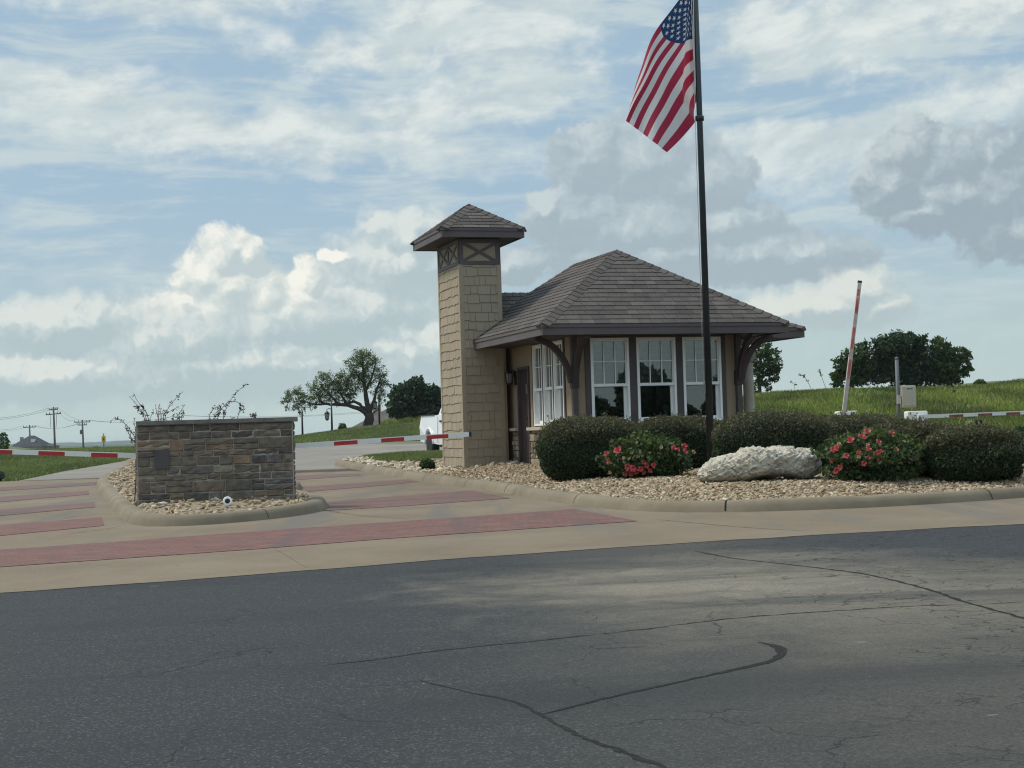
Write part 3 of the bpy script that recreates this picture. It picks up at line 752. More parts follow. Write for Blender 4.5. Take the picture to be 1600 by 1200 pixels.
# ------------------------------------------------------------------ islands
def offset_path(P, d):
    n = len(P); out = []
    for i in range(n):
        t = (P[(i + 1) % n] - P[(i - 1) % n]).normalized()
        out.append(Vector((P[i].x - t.y * d, P[i].y + t.x * d, 0)))
    return out
def area(P): return sum(P[i].x * P[(i + 1) % len(P)].y - P[(i + 1) % len(P)].x * P[i].y for i in range(len(P))) / 2
def kerb(name, P, kh=.15):
    prof = [(-.015, -.02), (0.0, .015), (.03, kh * .55), (.07, kh * .88), (.12, kh), (.24, kh), (.27, kh * .9), (.28, kh * .55)]
    n = len(P); V = []; kj = [random.uniform(-.05, .03) - (.12 if random.random() < .03 else 0) for _ in range(n)]
    for d, h in prof:
        for i, p in enumerate(offset_path(P, d)): V.append((p.x, p.y, G(p.y) + h * (1 + .05 * math.sin(i * .37) + kj[i])))
    k = len(prof); f = []
    for j in range(k - 1):
        for i in range(n): f.append((j * n + i, j * n + (i + 1) % n, (j + 1) * n + (i + 1) % n, (j + 1) * n + i))
    o = npmesh(name, V, f, 'kerb', smooth=True); o['kind'] = 'structure'
    # saw-cut joints and cracks across the kerb
    V, f = [], []; PP = [offset_path(P, d) for d, h in prof]
    i = 3
    while i < n - 2:
        w_ = random.choice((.006, .008, .012)); sk = random.uniform(-.25, .25) if random.random() < .3 else 0
        for j, (d, h) in enumerate(prof[1:-1]):
            a = PP[j + 1][i]; b = PP[j + 1][i + 1]; t = (b - a).normalized(); hh = h * (1 + .05 * math.sin(i * .37) + kj[i])
            for s_ in (-1, 1): q = a + t * (s_ * w_ + sk * d); V.append((q.x, q.y, G(q.y) + hh + .004))
        k0 = len(V) - 2 * (k - 2); f += [(k0 + 2 * j, k0 + 2 * j + 1, k0 + 2 * j + 3, k0 + 2 * j + 2) for j in range(k - 3)]
        i += random.randint(9, 15)
    o = npmesh('kerb_joint', V, f, 'tar'); o['kind'] = 'structure'
def island_path(pxs, extra):
    P = [Vector((p.x, p.y, 0)) for p in PXL(pxs)] + [Vector((a, b, 0)) for a, b in extra]
    P = catmull(P, .25, True)
    if area(P) < 0: P.reverse()
    return P
LI = island_path([(212, 721), (185, 736), (160, 749), (151, 757), (157, 772), (172, 791), (190, 810), (212, 821), (262, 823), (330, 820), (420, 812), (478, 804), (508, 796.5), (511, 789), (492, 781), (462, 774)], [(-4.4, 31.5), (-6.0, 36), (-8.6, 46)])
RI_px = [(523, 727), (560, 735), (600, 742), (650, 751), (700, 758), (750, 765), (800, 773), (850, 782), (925, 793), (1000, 799), (1100, 801), (1250, 798), (1425, 790), (1600, 778), (1760, 764)]
RI = island_path(RI_px, [(10.8, 26.5), (11.3, 30), (10.5, 35), (8, 40.5), (4, 44.5), (0, 46.6), (-3.2, 46.9), (-5.0, 46.0)])
def bed_fn(P, base=.12, m=.13, reach=2.2):
    Q = [(p.x, p.y) for p in P[::2]]
    def fv(x, y):
        d = np.clip(pdist(x, y, Q) / reach, 0, 1)
        return np.interp(y, [13, 35, 58, 80], [0, .297, .56, .88]) + base + m * d * d * (3 - 2 * d)
    return fv
LBv, RBv = bed_fn(LI, .11, .07, 1.0), bed_fn(RI)
def LB(x, y): return float(LBv(np.array([x]), np.array([y]))[0])
def RB(x, y): return float(RBv(np.array([x]), np.array([y]))[0])
kerb('kerb', LI); kerb('kerb', RI)
sheet('gravel_bed', [(p.x, p.y) for p in offset_path(LI, .26)], 'gravel_bed', 0, zf=LBv, step=.5)
sheet('gravel_bed', [(p.x, p.y) for p in offset_path(RI, .26)], 'gravel_bed', 0, zf=RBv, step=.8)
# grass patch at the back of the gatehouse island
lawn = [(p.x, min(p.y, 46.1)) for p in PXL([(568, 716), (585, 711.5), (620, 707.5), (660, 705.5), (700, 703.5), (730, 702), (730, 720), (695, 720), (657, 722.5), (620, 723), (592, 722)], RB)]
sheet('lawn', lawn, 'grass_ground', .03, zf=RBv, step=.6)

def icos(sub):
    bm = bmesh.new(); bmesh.ops.create_icosphere(bm, subdivisions=sub, radius=1)
    v = np.array([x.co[:] for x in bm.verts]); bm.verts.index_update(); f = np.array([[x.index for x in q.verts] for q in bm.faces]); bm.free(); return v, f
def rotmats(n, tilt=None):
    q = rng.normal(size=(n, 4)); q /= np.linalg.norm(q, axis=1)[:, None]
    a, b, c, d = q.T
    return np.stack([np.stack([a*a+b*b-c*c-d*d, 2*(b*c-a*d), 2*(b*d+a*c)], 1), np.stack([2*(b*c+a*d), a*a-b*b+c*c-d*d, 2*(c*d-a*b)], 1), np.stack([2*(b*d-a*c), 2*(c*d+a*b), a*a-b*b-c*c+d*d], 1)], 1)
def stones(name, x, y, z, s0, s1, m, sub, flat=.6, lift=.2):
    n = len(x); bv, bf = icos(sub); k = len(bv)
    V = bv[None] * (1 + rng.normal(0, .16, (n, k, 1)))
    sc = np.stack([rng.uniform(.9, 1.5, n), rng.uniform(.6, 1.0, n), rng.uniform(.4, .8, n)], 1)
    size = rng.uniform(s0, s1, n) * rng.choice([.7, 1, 1, 1.25], n)
    V = V * (sc * size[:, None])[:, None, :]
    V = np.einsum('nij,nkj->nki', rotmats(n), V); V[:, :, 2] *= flat + .2
    V += np.stack([x, y, z + size * lift], 1)[:, None, :]
    f = (bf[None] + (np.arange(n) * k)[:, None, None]).reshape(-1, 3)
    o = npmesh(name, V.reshape(-1, 3), f, m, smooth=sub > 1); o['kind'] = 'stuff'; return o
def scatter(poly, n, keep=None):
    xs = [p[0] for p in poly]; ys = [p[1] for p in poly]
    x = rng.uniform(min(xs), max(xs), n); y = rng.uniform(min(ys), max(ys), n)
    k = inpoly(x, y, poly)
    if keep is not None: k &= keep(x, y)
    return x[k], y[k]
lin = [(p.x, p.y) for p in offset_path(LI, .25)]; rin = [(p.x, p.y) for p in offset_path(RI, .25)]
x, y = scatter(lin, 15000); o = stones('gravel', x, y, LBv(x, y), .026, .046, 'gravel', 2)
x, y = scatter(rin, 150000, lambda x, y: (y < 29.5) & ~((x > 1.2) & (y > 28.4)) | ((x < 2.0) & (y < 34.5) & (x > -4)) & (rng.random(len(x)) < .8)); stones('gravel', x, y, RBv(x, y), .020, .036, 'gravel', 1)
x, y = scatter(rin, 22000, lambda x, y: (y > 33) & (x < 3) & ~inpoly(x, y, lawn)); stones('gravel', x, y, RBv(x, y), .04, .085, 'big_gravel', 1)

# ------------------------------------------------------------------ gatehouse
YAW = R(17.5)
U = Vector((math.cos(YAW), math.sin(YAW), 0)); V = Vector((-math.sin(YAW), math.cos(YAW), 0)); Z = Vector((0, 0, 1))
C0 = at(897, 690, 30.0); C0.z = 0
def W(u, v, z): return C0 + U * u + V * v + Z * z
def on_plane(px, py, org, n):
    d = ray(px, py); return CAM + d * ((org - CAM).dot(n) / d.dot(n))
def pf(px, py, v=0.0):
    p = on_plane(px, py, W(0, v, 0), V) - C0; return p.dot(U), p.z
def pl(px, py, u=0.0):
    p = on_plane(px, py, W(u, 0, 0), U) - C0; return p.dot(V), p.z
FZ = .50
gh = empty('gatehouse', W(1.8, 2, FZ - .05), 'tan gatehouse with brown hip roof, tall shingled tower and white windows', 'gatehouse')

def clad(mb, poly3, row, wmin, wmax, thick, gap=.006, stag=0.0, skip=None, seed=1, thin=.004, m=0):
    """overlapping courses of separate shingles over a convex polygon whose first edge is the bottom"""
    r = random.Random(seed); P = [Vector(p) for p in poly3]
    ex = (P[1] - P[0]).normalized(); n = ex.cross(P[2] - P[0]).normalized(); ey = n.cross(ex)
    Q = [((p - P[0]).dot(ex), (p - P[0]).dot(ey)) for p in P]
    def clip(c):
        for i in range(len(Q)):
            a, b = Q[i], Q[(i + 1) % len(Q)]; o = []
            def side(p): return (b[0] - a[0]) * (p[1] - a[1]) - (b[1] - a[1]) * (p[0] - a[0])
            for j in range(len(c)):
                p, q = c[j], c[(j + 1) % len(c)]; sp, sq = side(p), side(q)
                if sp >= 0: o.append(p)
                if (sp >= 0) != (sq >= 0):
                    t = sp / (sp - sq); o.append((p[0] + (q[0] - p[0]) * t, p[1] + (q[1] - p[1]) * t))
            c = o
            if len(c) < 3: return None
        return c
    xs = [q[0] for q in Q]; ys = [q[1] for q in Q]; y = min(ys); j = 0
    while y < max(ys):
        x = min(xs) - r.uniform(0, wmax)
        while x < max(xs):
            wd = r.uniform(wmin, wmax); dy = r.uniform(-stag, stag); th = thick * r.uniform(.85, 1.15)
            c = clip([(x + gap / 2, y + dy), (x + wd - gap / 2, y + dy + r.uniform(-stag, stag) * .3), (x + wd - gap / 2, y + row * 1.02), (x + gap / 2, y + row * 1.02)])
            x += wd
            if not c: continue
            k = len(c)
            top = [P[0] + ex * a + ey * b + n * (thin + th * max(0, 1 - (b - y - dy) / (row * 1.02))) for a, b in c]
            bot = [P[0] + ex * a + ey * b for a, b in c]
            mb.add(top + bot, [tuple(range(k))] + [(i, k + i, k + (i + 1) % k, (i + 1) % k) for i in range(k)], m)
        y += row; j += 1
    return mb
def caps(mb, a, b, na, nb, wdt=.15, step=.19, th=.021):
    """ridge or hip cap tiles from a (low) to b (high), lying over the planes with normals na, nb"""
    a, b = Vector(a), Vector(b); d = (b - a); L = d.length; d.normalize()
    up = (Vector(na) + Vector(nb)).normalized()
    def side(n, s):
        e = Vector(n).cross(d).normalized()
        return e if e.dot(s) > 0 else -e
    s = Vector(nb) - Vector(na); ea, eb = side(na, -s), side(nb, s); t = 0.0
    while t < L - .02:
        t2 = min(L, t + step * 1.12)
        vs = []
        for q, h in ((t, th), (t2, th * .35)):
            c = a + d * q
            vs += [c + ea * wdt + Vector(na) * h, c + up * (h + .012), c + eb * wdt + Vector(nb) * h, c + ea * wdt - Vector(na) * .01, c + eb * wdt - Vector(nb) * .01]
        mb.add(vs, [(0, 1, 6, 5), (1, 2, 7, 6), (0, 3, 4, 2, 1), (0, 5, 8, 3), (2, 4, 9, 7), (5, 6, 7, 9, 8)]); t += step * random.uniform(.95, 1.05)
    return mb
def fnormal(P): return (Vector(P[1]) - Vector(P[0])).cross(Vector(P[2]) - Vector(P[0])).normalized()

def walled(mb, org, ex, n, L, z0, z1, openings, th):
    """wall from org along ex, outer face at org, thickness inward, with rectangular openings (s0,s1,z0,z1)"""
    ss = sorted({0, L} | {o[0] for o in openings} | {o[1] for o in openings}); zs = sorted({z0, z1} | {o[2] for o in openings} | {o[3] for o in openings})
    for i in range(len(ss) - 1):
        zrun = []
        for j in range(len(zs) - 1):
            cs, cz = (ss[i] + ss[i + 1]) / 2, (zs[j] + zs[j + 1]) / 2
            if any(o[0] < cs < o[1] and o[2] < cz < o[3] for o in openings): continue
            if zrun and abs(zrun[-1][1] - zs[j]) < 1e-6: zrun[-1][1] = zs[j + 1]
            else: zrun.append([zs[j], zs[j + 1]])
        for a, b in zrun:
            mb.box(org + ex * (ss[i] + ss[i + 1]) / 2 - n * th / 2 + Z * (a + b) / 2, (ss[i + 1] - ss[i]) / 2, th / 2, (b - a) / 2, ex, n, Z)

def window(org, ex, n, s0, s1, z0, z1, rail, cols=3):
    w_, h_ = s1 - s0, z1 - z0; c = (s0 + s1) / 2
    def bx(mb, s, z, r, hs, hz, hr, m=0): mb.box(org + ex * s + Z * z - n * r, hs, hr, hz, ex, n, Z, m)
    f = MB(); D = .075
    for s in (s0 + .022, s1 - .022): bx(f, s, (z0 + z1) / 2, D - .03, .022, h_ / 2, D)
    for z in (z0 + .022, z1 - .022): bx(f, c, z, D - .03, w_ / 2 - .044, .022, D)
    win = f.build('window', 'white_frame', gh)
    up = MB(); a, b = s0 + .044, s1 - .044
    bx(up, c, rail, .02, (b - a) / 2, .028, .028)
    bx(up, c, z1 - .056, .02, (b - a) / 2, .012, .02)
    for s in (a + .012, b - .012): bx(up, s, (rail + z1) / 2 - .008, .02, .012, (z1 - rail) / 2 - .036, .02)
    for k in range(1, cols): bx(up, a + (b - a) * k / cols, (rail + z1) / 2 - .008, .016, .009, (z1 - rail) / 2 - .036, .008)
    bx(up, c, (rail + z1) / 2, .016, (b - a) / 2 - .024, .008, .0075)
    up.build('upper_sash', 'white_frame', win)
    lo = MB(); q = .085
    for s in (a + .026, b - .026): bx(lo, s, (z0 + .044 + rail - .028) / 2, q, .026, (rail - .028 - z0 - .044) / 2, .018)
    bx(lo, c, z0 + .074, q, (b - a) / 2 - .052, .030, .018)
    lo.build('lower_sash', 'white_frame', win)
    g = MB(); bx(g, c, (rail + z1) / 2, .034, (b - a) / 2 - .01, (z1 - rail) / 2 - .03, .003)
    bx(g, c, (z0 + rail) / 2 + .03, q + .004, (b - a) / 2 - .03, (rail - z0) / 2 - .07, .003)
    g.build('glass_pane', 'glass', win)
    bl = MB(); z = z1 - .07
    while z > rail - .02:
        bl.box(org + ex * c + Z * z - n * .15, (b - a) / 2 - .01, .012, .0012, ex, (n * .75 + Z * .66).normalized(), (Z * .75 - n * .66).normalized()); z -= .024
    bl.build('blind', 'blind', win)
    return win

WF = 3.55; DV = 6.2; ZS = 1.345; ZT = 3.03; RAIL = 2.10; CE = 3.085
fw = [(.387, 1.197), (1.36, 2.20), (2.352, 3.19)]
lw = [(.45, 1.03), (1.11, 1.69), (1.77, 2.36)]
DOOR = (2.66, 3.44)
# walls
mb = MB(); walled(mb, W(0, 0, 0), U, -V, WF, .25, CE, [(a, b, ZS, ZT) for a, b in fw], .15)
mb.build('front_wall', 'stucco', gh)
mb = MB(); walled(mb, W(0, .152, 0), V, -U, DV - .152, .25, CE, [(a - .152, b - .152, ZS, ZT) for a, b in lw] + [(DOOR[0] - .152, DOOR[1] - .152, .2, 2.62)], .15)
mb.build('side_wall', 'stucco', gh)
mb = MB(); mb.box(W(WF - .075, DV / 2 + .076, (CE + .25) / 2), .075, DV / 2 - .076, (CE - .25) / 2, U, V, Z)
mb.box(W(WF / 2, DV + .075, (CE + .25) / 2), WF / 2, .074, (CE - .25) / 2, U, V, Z); mb.build('rear_wall', 'stucco', gh)
mb = MB(); mb.box(W(WF / 2, 2.2, FZ - .06), WF / 2 - .16, 2.0, .06, U, V, Z); mb.box(W(WF / 2, 3.9, 1.8), WF / 2 - .16, .03, 1.27, U, V, Z)
mb.box(W(WF - .18, 2.0, 1.8), .02, 1.8, 1.27, U, V, Z); mb.build('interior', 'interior', gh)
for a, b in fw: window(W(0, 0, 0), U, -V, a, b, ZS, ZT, RAIL)
for a, b in lw: window(W(0, 0, 0), V, -U, a, b, ZS, ZT, RAIL, 2)
# dark trim between and over the windows
for s0, s1, k in ((.27, .383, 0), (1.201, 1.356, 0), (2.204, 2.348, 0), (3.194, 3.29, 0)):
    MB().box(W((s0 + s1) / 2, -.012, 2.15), (s1 - s0) / 2, .014, .88, U, V, Z).build('trim_board', 'trim', gh)
MB().box(W(1.78, -.013, 3.06), 1.51, .015, .026, U, V, Z).build('head_trim', 'trim', gh)
for s0, s1 in ((.38, .446), (1.034, 1.106), (1.694, 1.766), (2.364, 2.43)):
    MB().box(W(-.012, (s0 + s1) / 2, 2.19), .014, (s1 - s0) / 2, .84, U, V, Z).build('trim_board', 'trim', gh)
MB().box(W(-.013, 1.405, 3.058), .015, 1.02, .024, U, V, Z).build('head_trim', 'trim', gh)

# stone veneer
def stonework(mb, org, ex, n, L, z0, z1, rows, lens, depth=.035, gap=.012, seed=3, rough=.012, holes=()):
    r = random.Random(seed); z = z0
    while z < z1 - .02:
        h = r.uniform(*rows); h = min(h, z1 - z)
        if z1 - (z + h) < rows[0] * .6: h = z1 - z
        s = 0.0
        while s < L - .01:
            l = r.uniform(*lens)
            if L - (s + l) < lens[0] * .7: l = L - s
            parts = [(z, h)]
            if h > rows[0] * 1.7 and r.random() < .38: k = r.uniform(.38, .62); parts = [(z, h * k), (z + h * k, h * (1 - k))]
            for pz, ph in parts:
                a0, a1, b0, b1 = s + gap / 2, s + l - gap / 2, pz + gap / 2, pz + ph - gap / 2
                if any(a1 > q[0] and a0 < q[1] and b1 > q[2] and b0 < q[3] for q in holes): continue
                d = depth * r.uniform(.55, 1.35); bv = min(.014, (a1 - a0) * .2, (b1 - b0) * .25)
                nx = max(2, int((a1 - a0) / .07)); jit = lambda k=1: r.uniform(-rough, rough) * k
                lo = [a0 + (a1 - a0) * i / nx for i in range(nx + 1)]
                ring = [(x, b0 + jit(.5)) for x in lo] + [(a1 + jit(.3), (b0 + b1) / 2)] + [(x, b1 + jit(.5)) for x in lo[::-1]] + [(a0 + jit(.3), (b0 + b1) / 2)]
                cx, cz = (a0 + a1) / 2, (b0 + b1) / 2; k = len(ring); vs = []
                for x, y_ in ring: vs.append(org + ex * x + Z * y_ - n * .03)
                for x, y_ in ring: vs.append(org + ex * x + Z * y_ + n * (d * .55 + jit(.5)))
                for x, y_ in ring:
                    vs.append(org + ex * (x + (bv if x < cx else -bv if x > cx else 0)) + Z * (y_ + (bv if y_ < cz - .001 else -bv if y_ > cz + .001 else 0)) + n * (d + jit()))
                fs = [(i, (i + 1) % k, k + (i + 1) % k, k + i) for i in range(k)] + [(k + i, k + (i + 1) % k, 2 * k + (i + 1) % k, 2 * k + i) for i in range(k)]
                mid = []
                for i in range(1, nx): vs.append(org + ex * lo[i] + Z * (cz + jit(.6)) + n * (d * 1.12 + jit(1.3))); mid.append(3 * k + i - 1)
                row_lo = [2 * k + i for i in range(nx + 1)]; mr = 2 * k + nx + 1; row_hi = [2 * k + nx + 2 + (nx - i) for i in range(nx + 1)]; ml = 2 * k + 2 * nx + 3
                cen = [ml] + mid + [mr]
                for i in range(nx):
                    fs.append((row_lo[i], row_lo[i + 1], cen[i + 1], cen[i])); fs.append((cen[i], cen[i + 1], row_hi[i + 1], row_hi[i]))
                mb.add(vs, fs)
            s += l
        z += h
    return mb
stonework(MB(), W(-.02, 0, 0), V, -U, DOOR[0] - .06, .30, 1.245, (.10, .26), (.12, .34), seed=5).build('stone_wainscot', 'pale_stone', gh)
stonework(MB(), W(-.02, DOOR[1] + .05, 0), V, -U, .33, .30, 1.245, (.10, .26), (.12, .25), seed=6).build('stone_wainscot', 'pale_stone', gh)
stonework(MB(), W(0, -.02, 0), U, -V, WF, .30, 1.245, (.10, .26), (.14, .4), seed=7).build('stone_wainscot', 'pale_stone', gh)
mb = MB(); mb.bevbox(W(-.045, 1.26, 1.282), .075, 1.38, .034, .012, U, V, Z); mb.bevbox(W(-.045, 3.645, 1.282), .075, .19, .034, .012, U, V, Z)
mb.bevbox(W(1.78, -.09, 1.282), 1.80, .06, .034, .012, U, V, Z); mb.build('stone_sill', 'sill_stone', gh)
# door
mb = MB()
for v in (DOOR[0] + .03, DOOR[1] - .03): mb.box(W(.03, v, 1.56), .07, .03, 1.06, U, V, Z)
mb.box(W(.03, 3.05, 2.59), .07, .33, .03, U, V, Z); mb.build('door_frame', 'trim', gh)
mb = MB(); mb.box(W(.045, 3.05, 1.53), .022, .328, 1.025, U, V, Z)
for v in (2.9, 3.2):
    for z, h in ((1.0, .34), (1.7, .2)): mb.bevbox(W(.02, v, z), .008, .11, h, .006, U, V, Z)
door = mb.build('door', 'door_paint', gh)
MB().box(W(.018, 2.83, 2.14), .006, .03, .10, U, V, Z).box(W(.018, 2.95, 2.14), .006, .03, .10, U, V, Z).build('door_glass', 'lamp_glass', door)
MB().tube([W(-.02, 2.80, 1.52), W(-.05, 2.80, 1.52), W(-.05, 2.90, 1.52)], .012, 8).build('handle', 'black_metal', door)
MB().bevbox(W(-.25, 3.05, .485), .30, .46, .035, .01, U, V, Z).build('door_step', 'sill_stone', gh)
# corner posts and curved roof brackets
for u0, su in ((.03, -1), (3.55, 1)):
    MB().box(W(u0, -.045, 1.75), .055, .055, 1.33, U, V, Z).build('corner_post', 'trim', gh)
    br = MB().bevbox(W(u0, -.045, 2.2), .075, .075, .15, .012, U, V, Z).build('roof_bracket', 'bracket_paint', gh)
    for dirn in (U * su, -V):
        mb = MB(); prof = [(.06, 2.16), (.10, 2.34), (.19, 2.56), (.33, 2.77), (.52, 2.93), (.78, 3.04)]
        base = W(u0, -.045, 0); pr = catmull([base + dirn * a + Z * b for a, b in prof], .06); side = dirn.cross(Z).normalized()
        vs = []
        for i, p in enumerate(pr):
            t = (pr[min(i + 1, len(pr) - 1)] - pr[max(i - 1, 0)]).normalized(); nn = side.cross(t).normalized()
            for a, b in ((-1, -1), (1, -1), (1, 1), (-1, 1)): vs.append(p + side * .05 * a + nn * .058 * b)
        mb.add(vs, [(4 * i + k, 4 * i + (k + 1) % 4, 4 * i + 4 + (k + 1) % 4, 4 * i + 4 + k) for i in range(len(pr) - 1) for k in range(4)] + [(3, 2, 1, 0), tuple(4 * (len(pr) - 1) + k for k in range(4))])
        mb.build('curved_brace', 'bracket_paint', br)

# ---- main roof
OV = .88; ZE = 3.245; ZB = 3.045
UR = pf(1232, 510, -OV)[0]; hw = (UR + OV) / 2; uc = (UR - OV) / 2; SL = .667
zr = ZE + hw * SL; vr0 = -OV + hw
vb = 6.1; vr1 = 4.35
0 and print('ROOF', UR, hw, zr, 'peak', vr0)
A, B, Cc, D_ = W(-OV, -OV, ZE), W(UR, -OV, ZE), W(UR, vb, ZE), W(-OV, vb, ZE)
R0, R1 = W(uc, vr0, zr), W(uc, vr1, zr)
faces = [[A, B, R0], [D_, A, R0, R1], [B, Cc, R1, R0], [Cc, D_, R1]]
mb = MB()
for f in faces: mb.poly(f)
mb.poly([A, D_, Cc, B]); deck = mb.build('roof', 'deck', gh)
mb = MB()
for i, f in enumerate(faces[:3]): clad(mb, f, .176, .22, .36, .012, .010, .004, seed=20 + i)
mb.build('roof_shingles', 'shingle', deck, fix=False)
N = [fnormal(f) for f in faces]
mb = MB(); caps(mb, A, R0, N[1], N[0], step=.185); caps(mb, B, R0, N[2], N[0], step=.185); caps(mb, R0, R1, N[1], N[2]); caps(mb, D_, R1, N[3], N[1]); caps(mb, Cc, R1, N[3], N[2])
mb.build('hip_cap', 'shingle', deck)
def eave_ring(name, u0, u1, v0, v1, z0, z1, m, parent, th=.035, drip=True):
    mb = MB()
    mb.box(W((u0 + u1) / 2, v0 + th / 2, (z0 + z1) / 2), (u1 - u0) / 2, th / 2, (z1 - z0) / 2, U, V, Z)
    mb.box(W((u0 + u1) / 2, v1 - th / 2, (z0 + z1) / 2), (u1 - u0) / 2, th / 2, (z1 - z0) / 2, U, V, Z)
    for u in (u0 + th / 2, u1 - th / 2): mb.box(W(u, (v0 + v1) / 2, (z0 + z1) / 2), th / 2, (v1 - v0) / 2 - th - .001, (z1 - z0) / 2, U, V, Z)
    if drip:
        e = .018; zz = z1 - .03
        mb.box(W((u0 + u1) / 2, v0 - e / 2 + .0, zz), (u1 - u0) / 2 + e, e / 2, .028, U, V, Z); mb.box(W((u0 + u1) / 2, v1 + e / 2, zz), (u1 - u0) / 2 + e, e / 2, .028, U, V, Z)
        for u in (u0 - e / 2, u1 + e / 2): mb.box(W(u, (v0 + v1) / 2, zz), e / 2, (v1 - v0) / 2 - .001, .028, U, V, Z)
    return mb.build(name, m, parent)
eave_ring('fascia', -OV, UR, -OV, vb, ZB, ZE - .004, 'fascia_paint', deck)
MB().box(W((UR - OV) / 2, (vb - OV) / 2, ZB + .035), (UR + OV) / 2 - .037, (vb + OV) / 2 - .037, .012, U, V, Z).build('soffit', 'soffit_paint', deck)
# wing over the right-hand window
vw0, vw1 = .55, 4.4; UW = pf(1257, 518, vw0)[0]
zw = ZE - .012; SW = .45; hv = (vw1 - vw0) / 2; rz = zw + hv * SW
a_, b_, c_, d_ = W(UR - 1.2, vw0, zw), W(UW, vw0, zw), W(UW, vw1, zw), W(UR - 1.2, vw1, zw)
e_, f_ = W(UR - 1.2, (vw0 + vw1) / 2, rz), W(UW - hv * .9, (vw0 + vw1) / 2, rz)
wf = [[a_, b_, f_, e_], [b_, c_, f_], [c_, d_, e_, f_]]
mb = MB()
for f in wf: mb.poly(f)
mb.poly([a_, d_, c_, b_]); mb.poly([d_, a_, e_]); wing = mb.build('wing_roof', 'deck', gh)
mb = MB()
for i, f in enumerate(wf): clad(mb, f, .176, .22, .36, .012, .010, .004, seed=40 + i)
mb.build('roof_shingles', 'shingle', wing, fix=False)
mb = MB(); caps(mb, b_, f_, fnormal(wf[1]), fnormal(wf[0]), step=.185); mb.build('hip_cap', 'shingle', wing)
eave_ring('fascia', UR - .8, UW, vw0, vw1, ZB - .012, zw - .004, 'fascia_paint', wing)
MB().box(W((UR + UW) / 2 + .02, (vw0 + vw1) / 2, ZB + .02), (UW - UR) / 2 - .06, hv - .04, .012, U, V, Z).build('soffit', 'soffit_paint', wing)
# low cross roof behind the tower
zx = 4.41; vx = 5.36; ux0, ux1 = -.62, 1.3; vf, vk = vx - (zx - ZE) / SL, 6.6
g0, g1, g2, g3 = W(ux0, vf, ZE), W(ux1, vf, ZE), W(ux1, vx, zx), W(ux0, vx, zx); h0, h1 = W(ux0, vk, ZE + .3), W(ux1, vk, ZE + .3)
mb = MB(); mb.poly([g0, g1, g2, g3]); mb.poly([h1, h0, g3, g2]); mb.poly([h0, g0, g3]); mb.poly([g0, h0, h1, g1]); xr_ = mb.build('cross_roof', 'deck', gh)
mb = clad(MB(), [g0, g1, g2, g3], .176, .22, .36, .012, .010, .004, seed=51); mb.build('roof_shingles', 'shingle', xr_, fix=False)
mb = MB(); caps(mb, g3, g2, fnormal([g0, g1, g2]), fnormal([h1, h0, g3])); mb.build('ridge_cap', 'shingle', xr_)
MB().box(W(.3, 6.2, 2.0), .9, .5, 1.6, U, V, Z).build('rear_room', 'stucco', gh)

# ---- tower
vt0 = 3.81; ut0 = pf(727, 735, vt0)[0]; ut1 = pf(790, 728, vt0)[0]; vt1 = pl(694, 728, ut0)[0]
zb0 = pf(750, 413, vt0)[1]; zsof = pf(750, 373, vt0)[1]
el = pf(690, 356, vt0 - .36); 0 and print('TOWER', ut0, ut1, vt1, zb0, zsof, 'eave', el, pf(819, 356, vt0 - .36), 'peak z', pf(737, 319, (vt0 + vt1) / 2))
mb = MB(); mb.box(W((ut0 + ut1) / 2, (vt0 + vt1) / 2, (zsof + .2) / 2), (ut1 - ut0) / 2, (vt1 - vt0) / 2, (zsof - .2) / 2, U, V, Z); tw = mb.build('tower', 'siding', gh)
mb = MB()
for i, (p, q) in enumerate(((W(ut0, vt0, 0), W(ut1, vt0, 0)), (W(ut0, vt1, 0), W(ut0, vt0, 0)), (W(ut1, vt0, 0), W(ut1, vt1, 0)))):
    e = (q - p).normalized(); p2, q2 = p + e * .075, q - e * .075
    z0 = .32 if i < 2 else 2.9
    clad(mb, [p2 + Z * z0, q2 + Z * z0, q2 + Z * (zb0 - .02), p2 + Z * (zb0 - .02)], .197, .11, .33, .015, .009, .015, seed=60 + i)
mb.build('shingle_siding', 'siding', tw, fix=False)
mb = MB(); k = .022
for u, v in ((ut0, vt0), (ut1, vt0), (ut0, vt1)):
    su, sv = (1 if u == ut0 else -1), (1 if v == vt0 else -1)
    mb.box(W(u + su * (.0375 - k / 2), v + sv * (.0375 - k / 2), (zb0 + .3) / 2), .0375 + k / 2, .0375 + k / 2, (zb0 - .3) / 2, U, V, Z)
mb.build('corner_board', 'siding', tw)
# timber band with crossed braces
mb = MB(); zc0, zc1 = zb0 - .01, zsof - .01; bh = .085
def band(p, q, n, xs):
    L = (q - p).length; e = (q - p).normalized(); t = .02
    for z in (zc0 + bh / 2, zc1 - bh / 2): mb.box(p + e * L / 2 + Z * z + n * t / 2, L / 2, t / 2 + .004, bh / 2, e, n, Z)
    for s in [bh / 2, L - bh / 2]: mb.box(p + e * s + Z * (zc0 + zc1) / 2 + n * t / 2, bh / 2, t / 2 + .003, (zc1 - zc0) / 2 - bh, e, n, Z)
    for i in range(1, xs): mb.box(p + e * (L * i / xs) + Z * (zc0 + zc1) / 2 + n * t / 2, bh * .4, t / 2 + .003, (zc1 - zc0) / 2 - bh, e, n, Z)
    for i in range(xs):
        x0, x1 = max(bh, L * i / xs), min(L - bh, L * (i + 1) / xs); a = p + e * x0 + n * (t / 2); b = p + e * x1 + n * (t / 2)
        mb.beam(a + Z * (zc0 + bh), b + Z * (zc1 - bh), t, .062, Z); mb.beam(a + Z * (zc1 - bh) + n * .003, b + Z * (zc0 + bh) + n * .003, t, .062, Z)
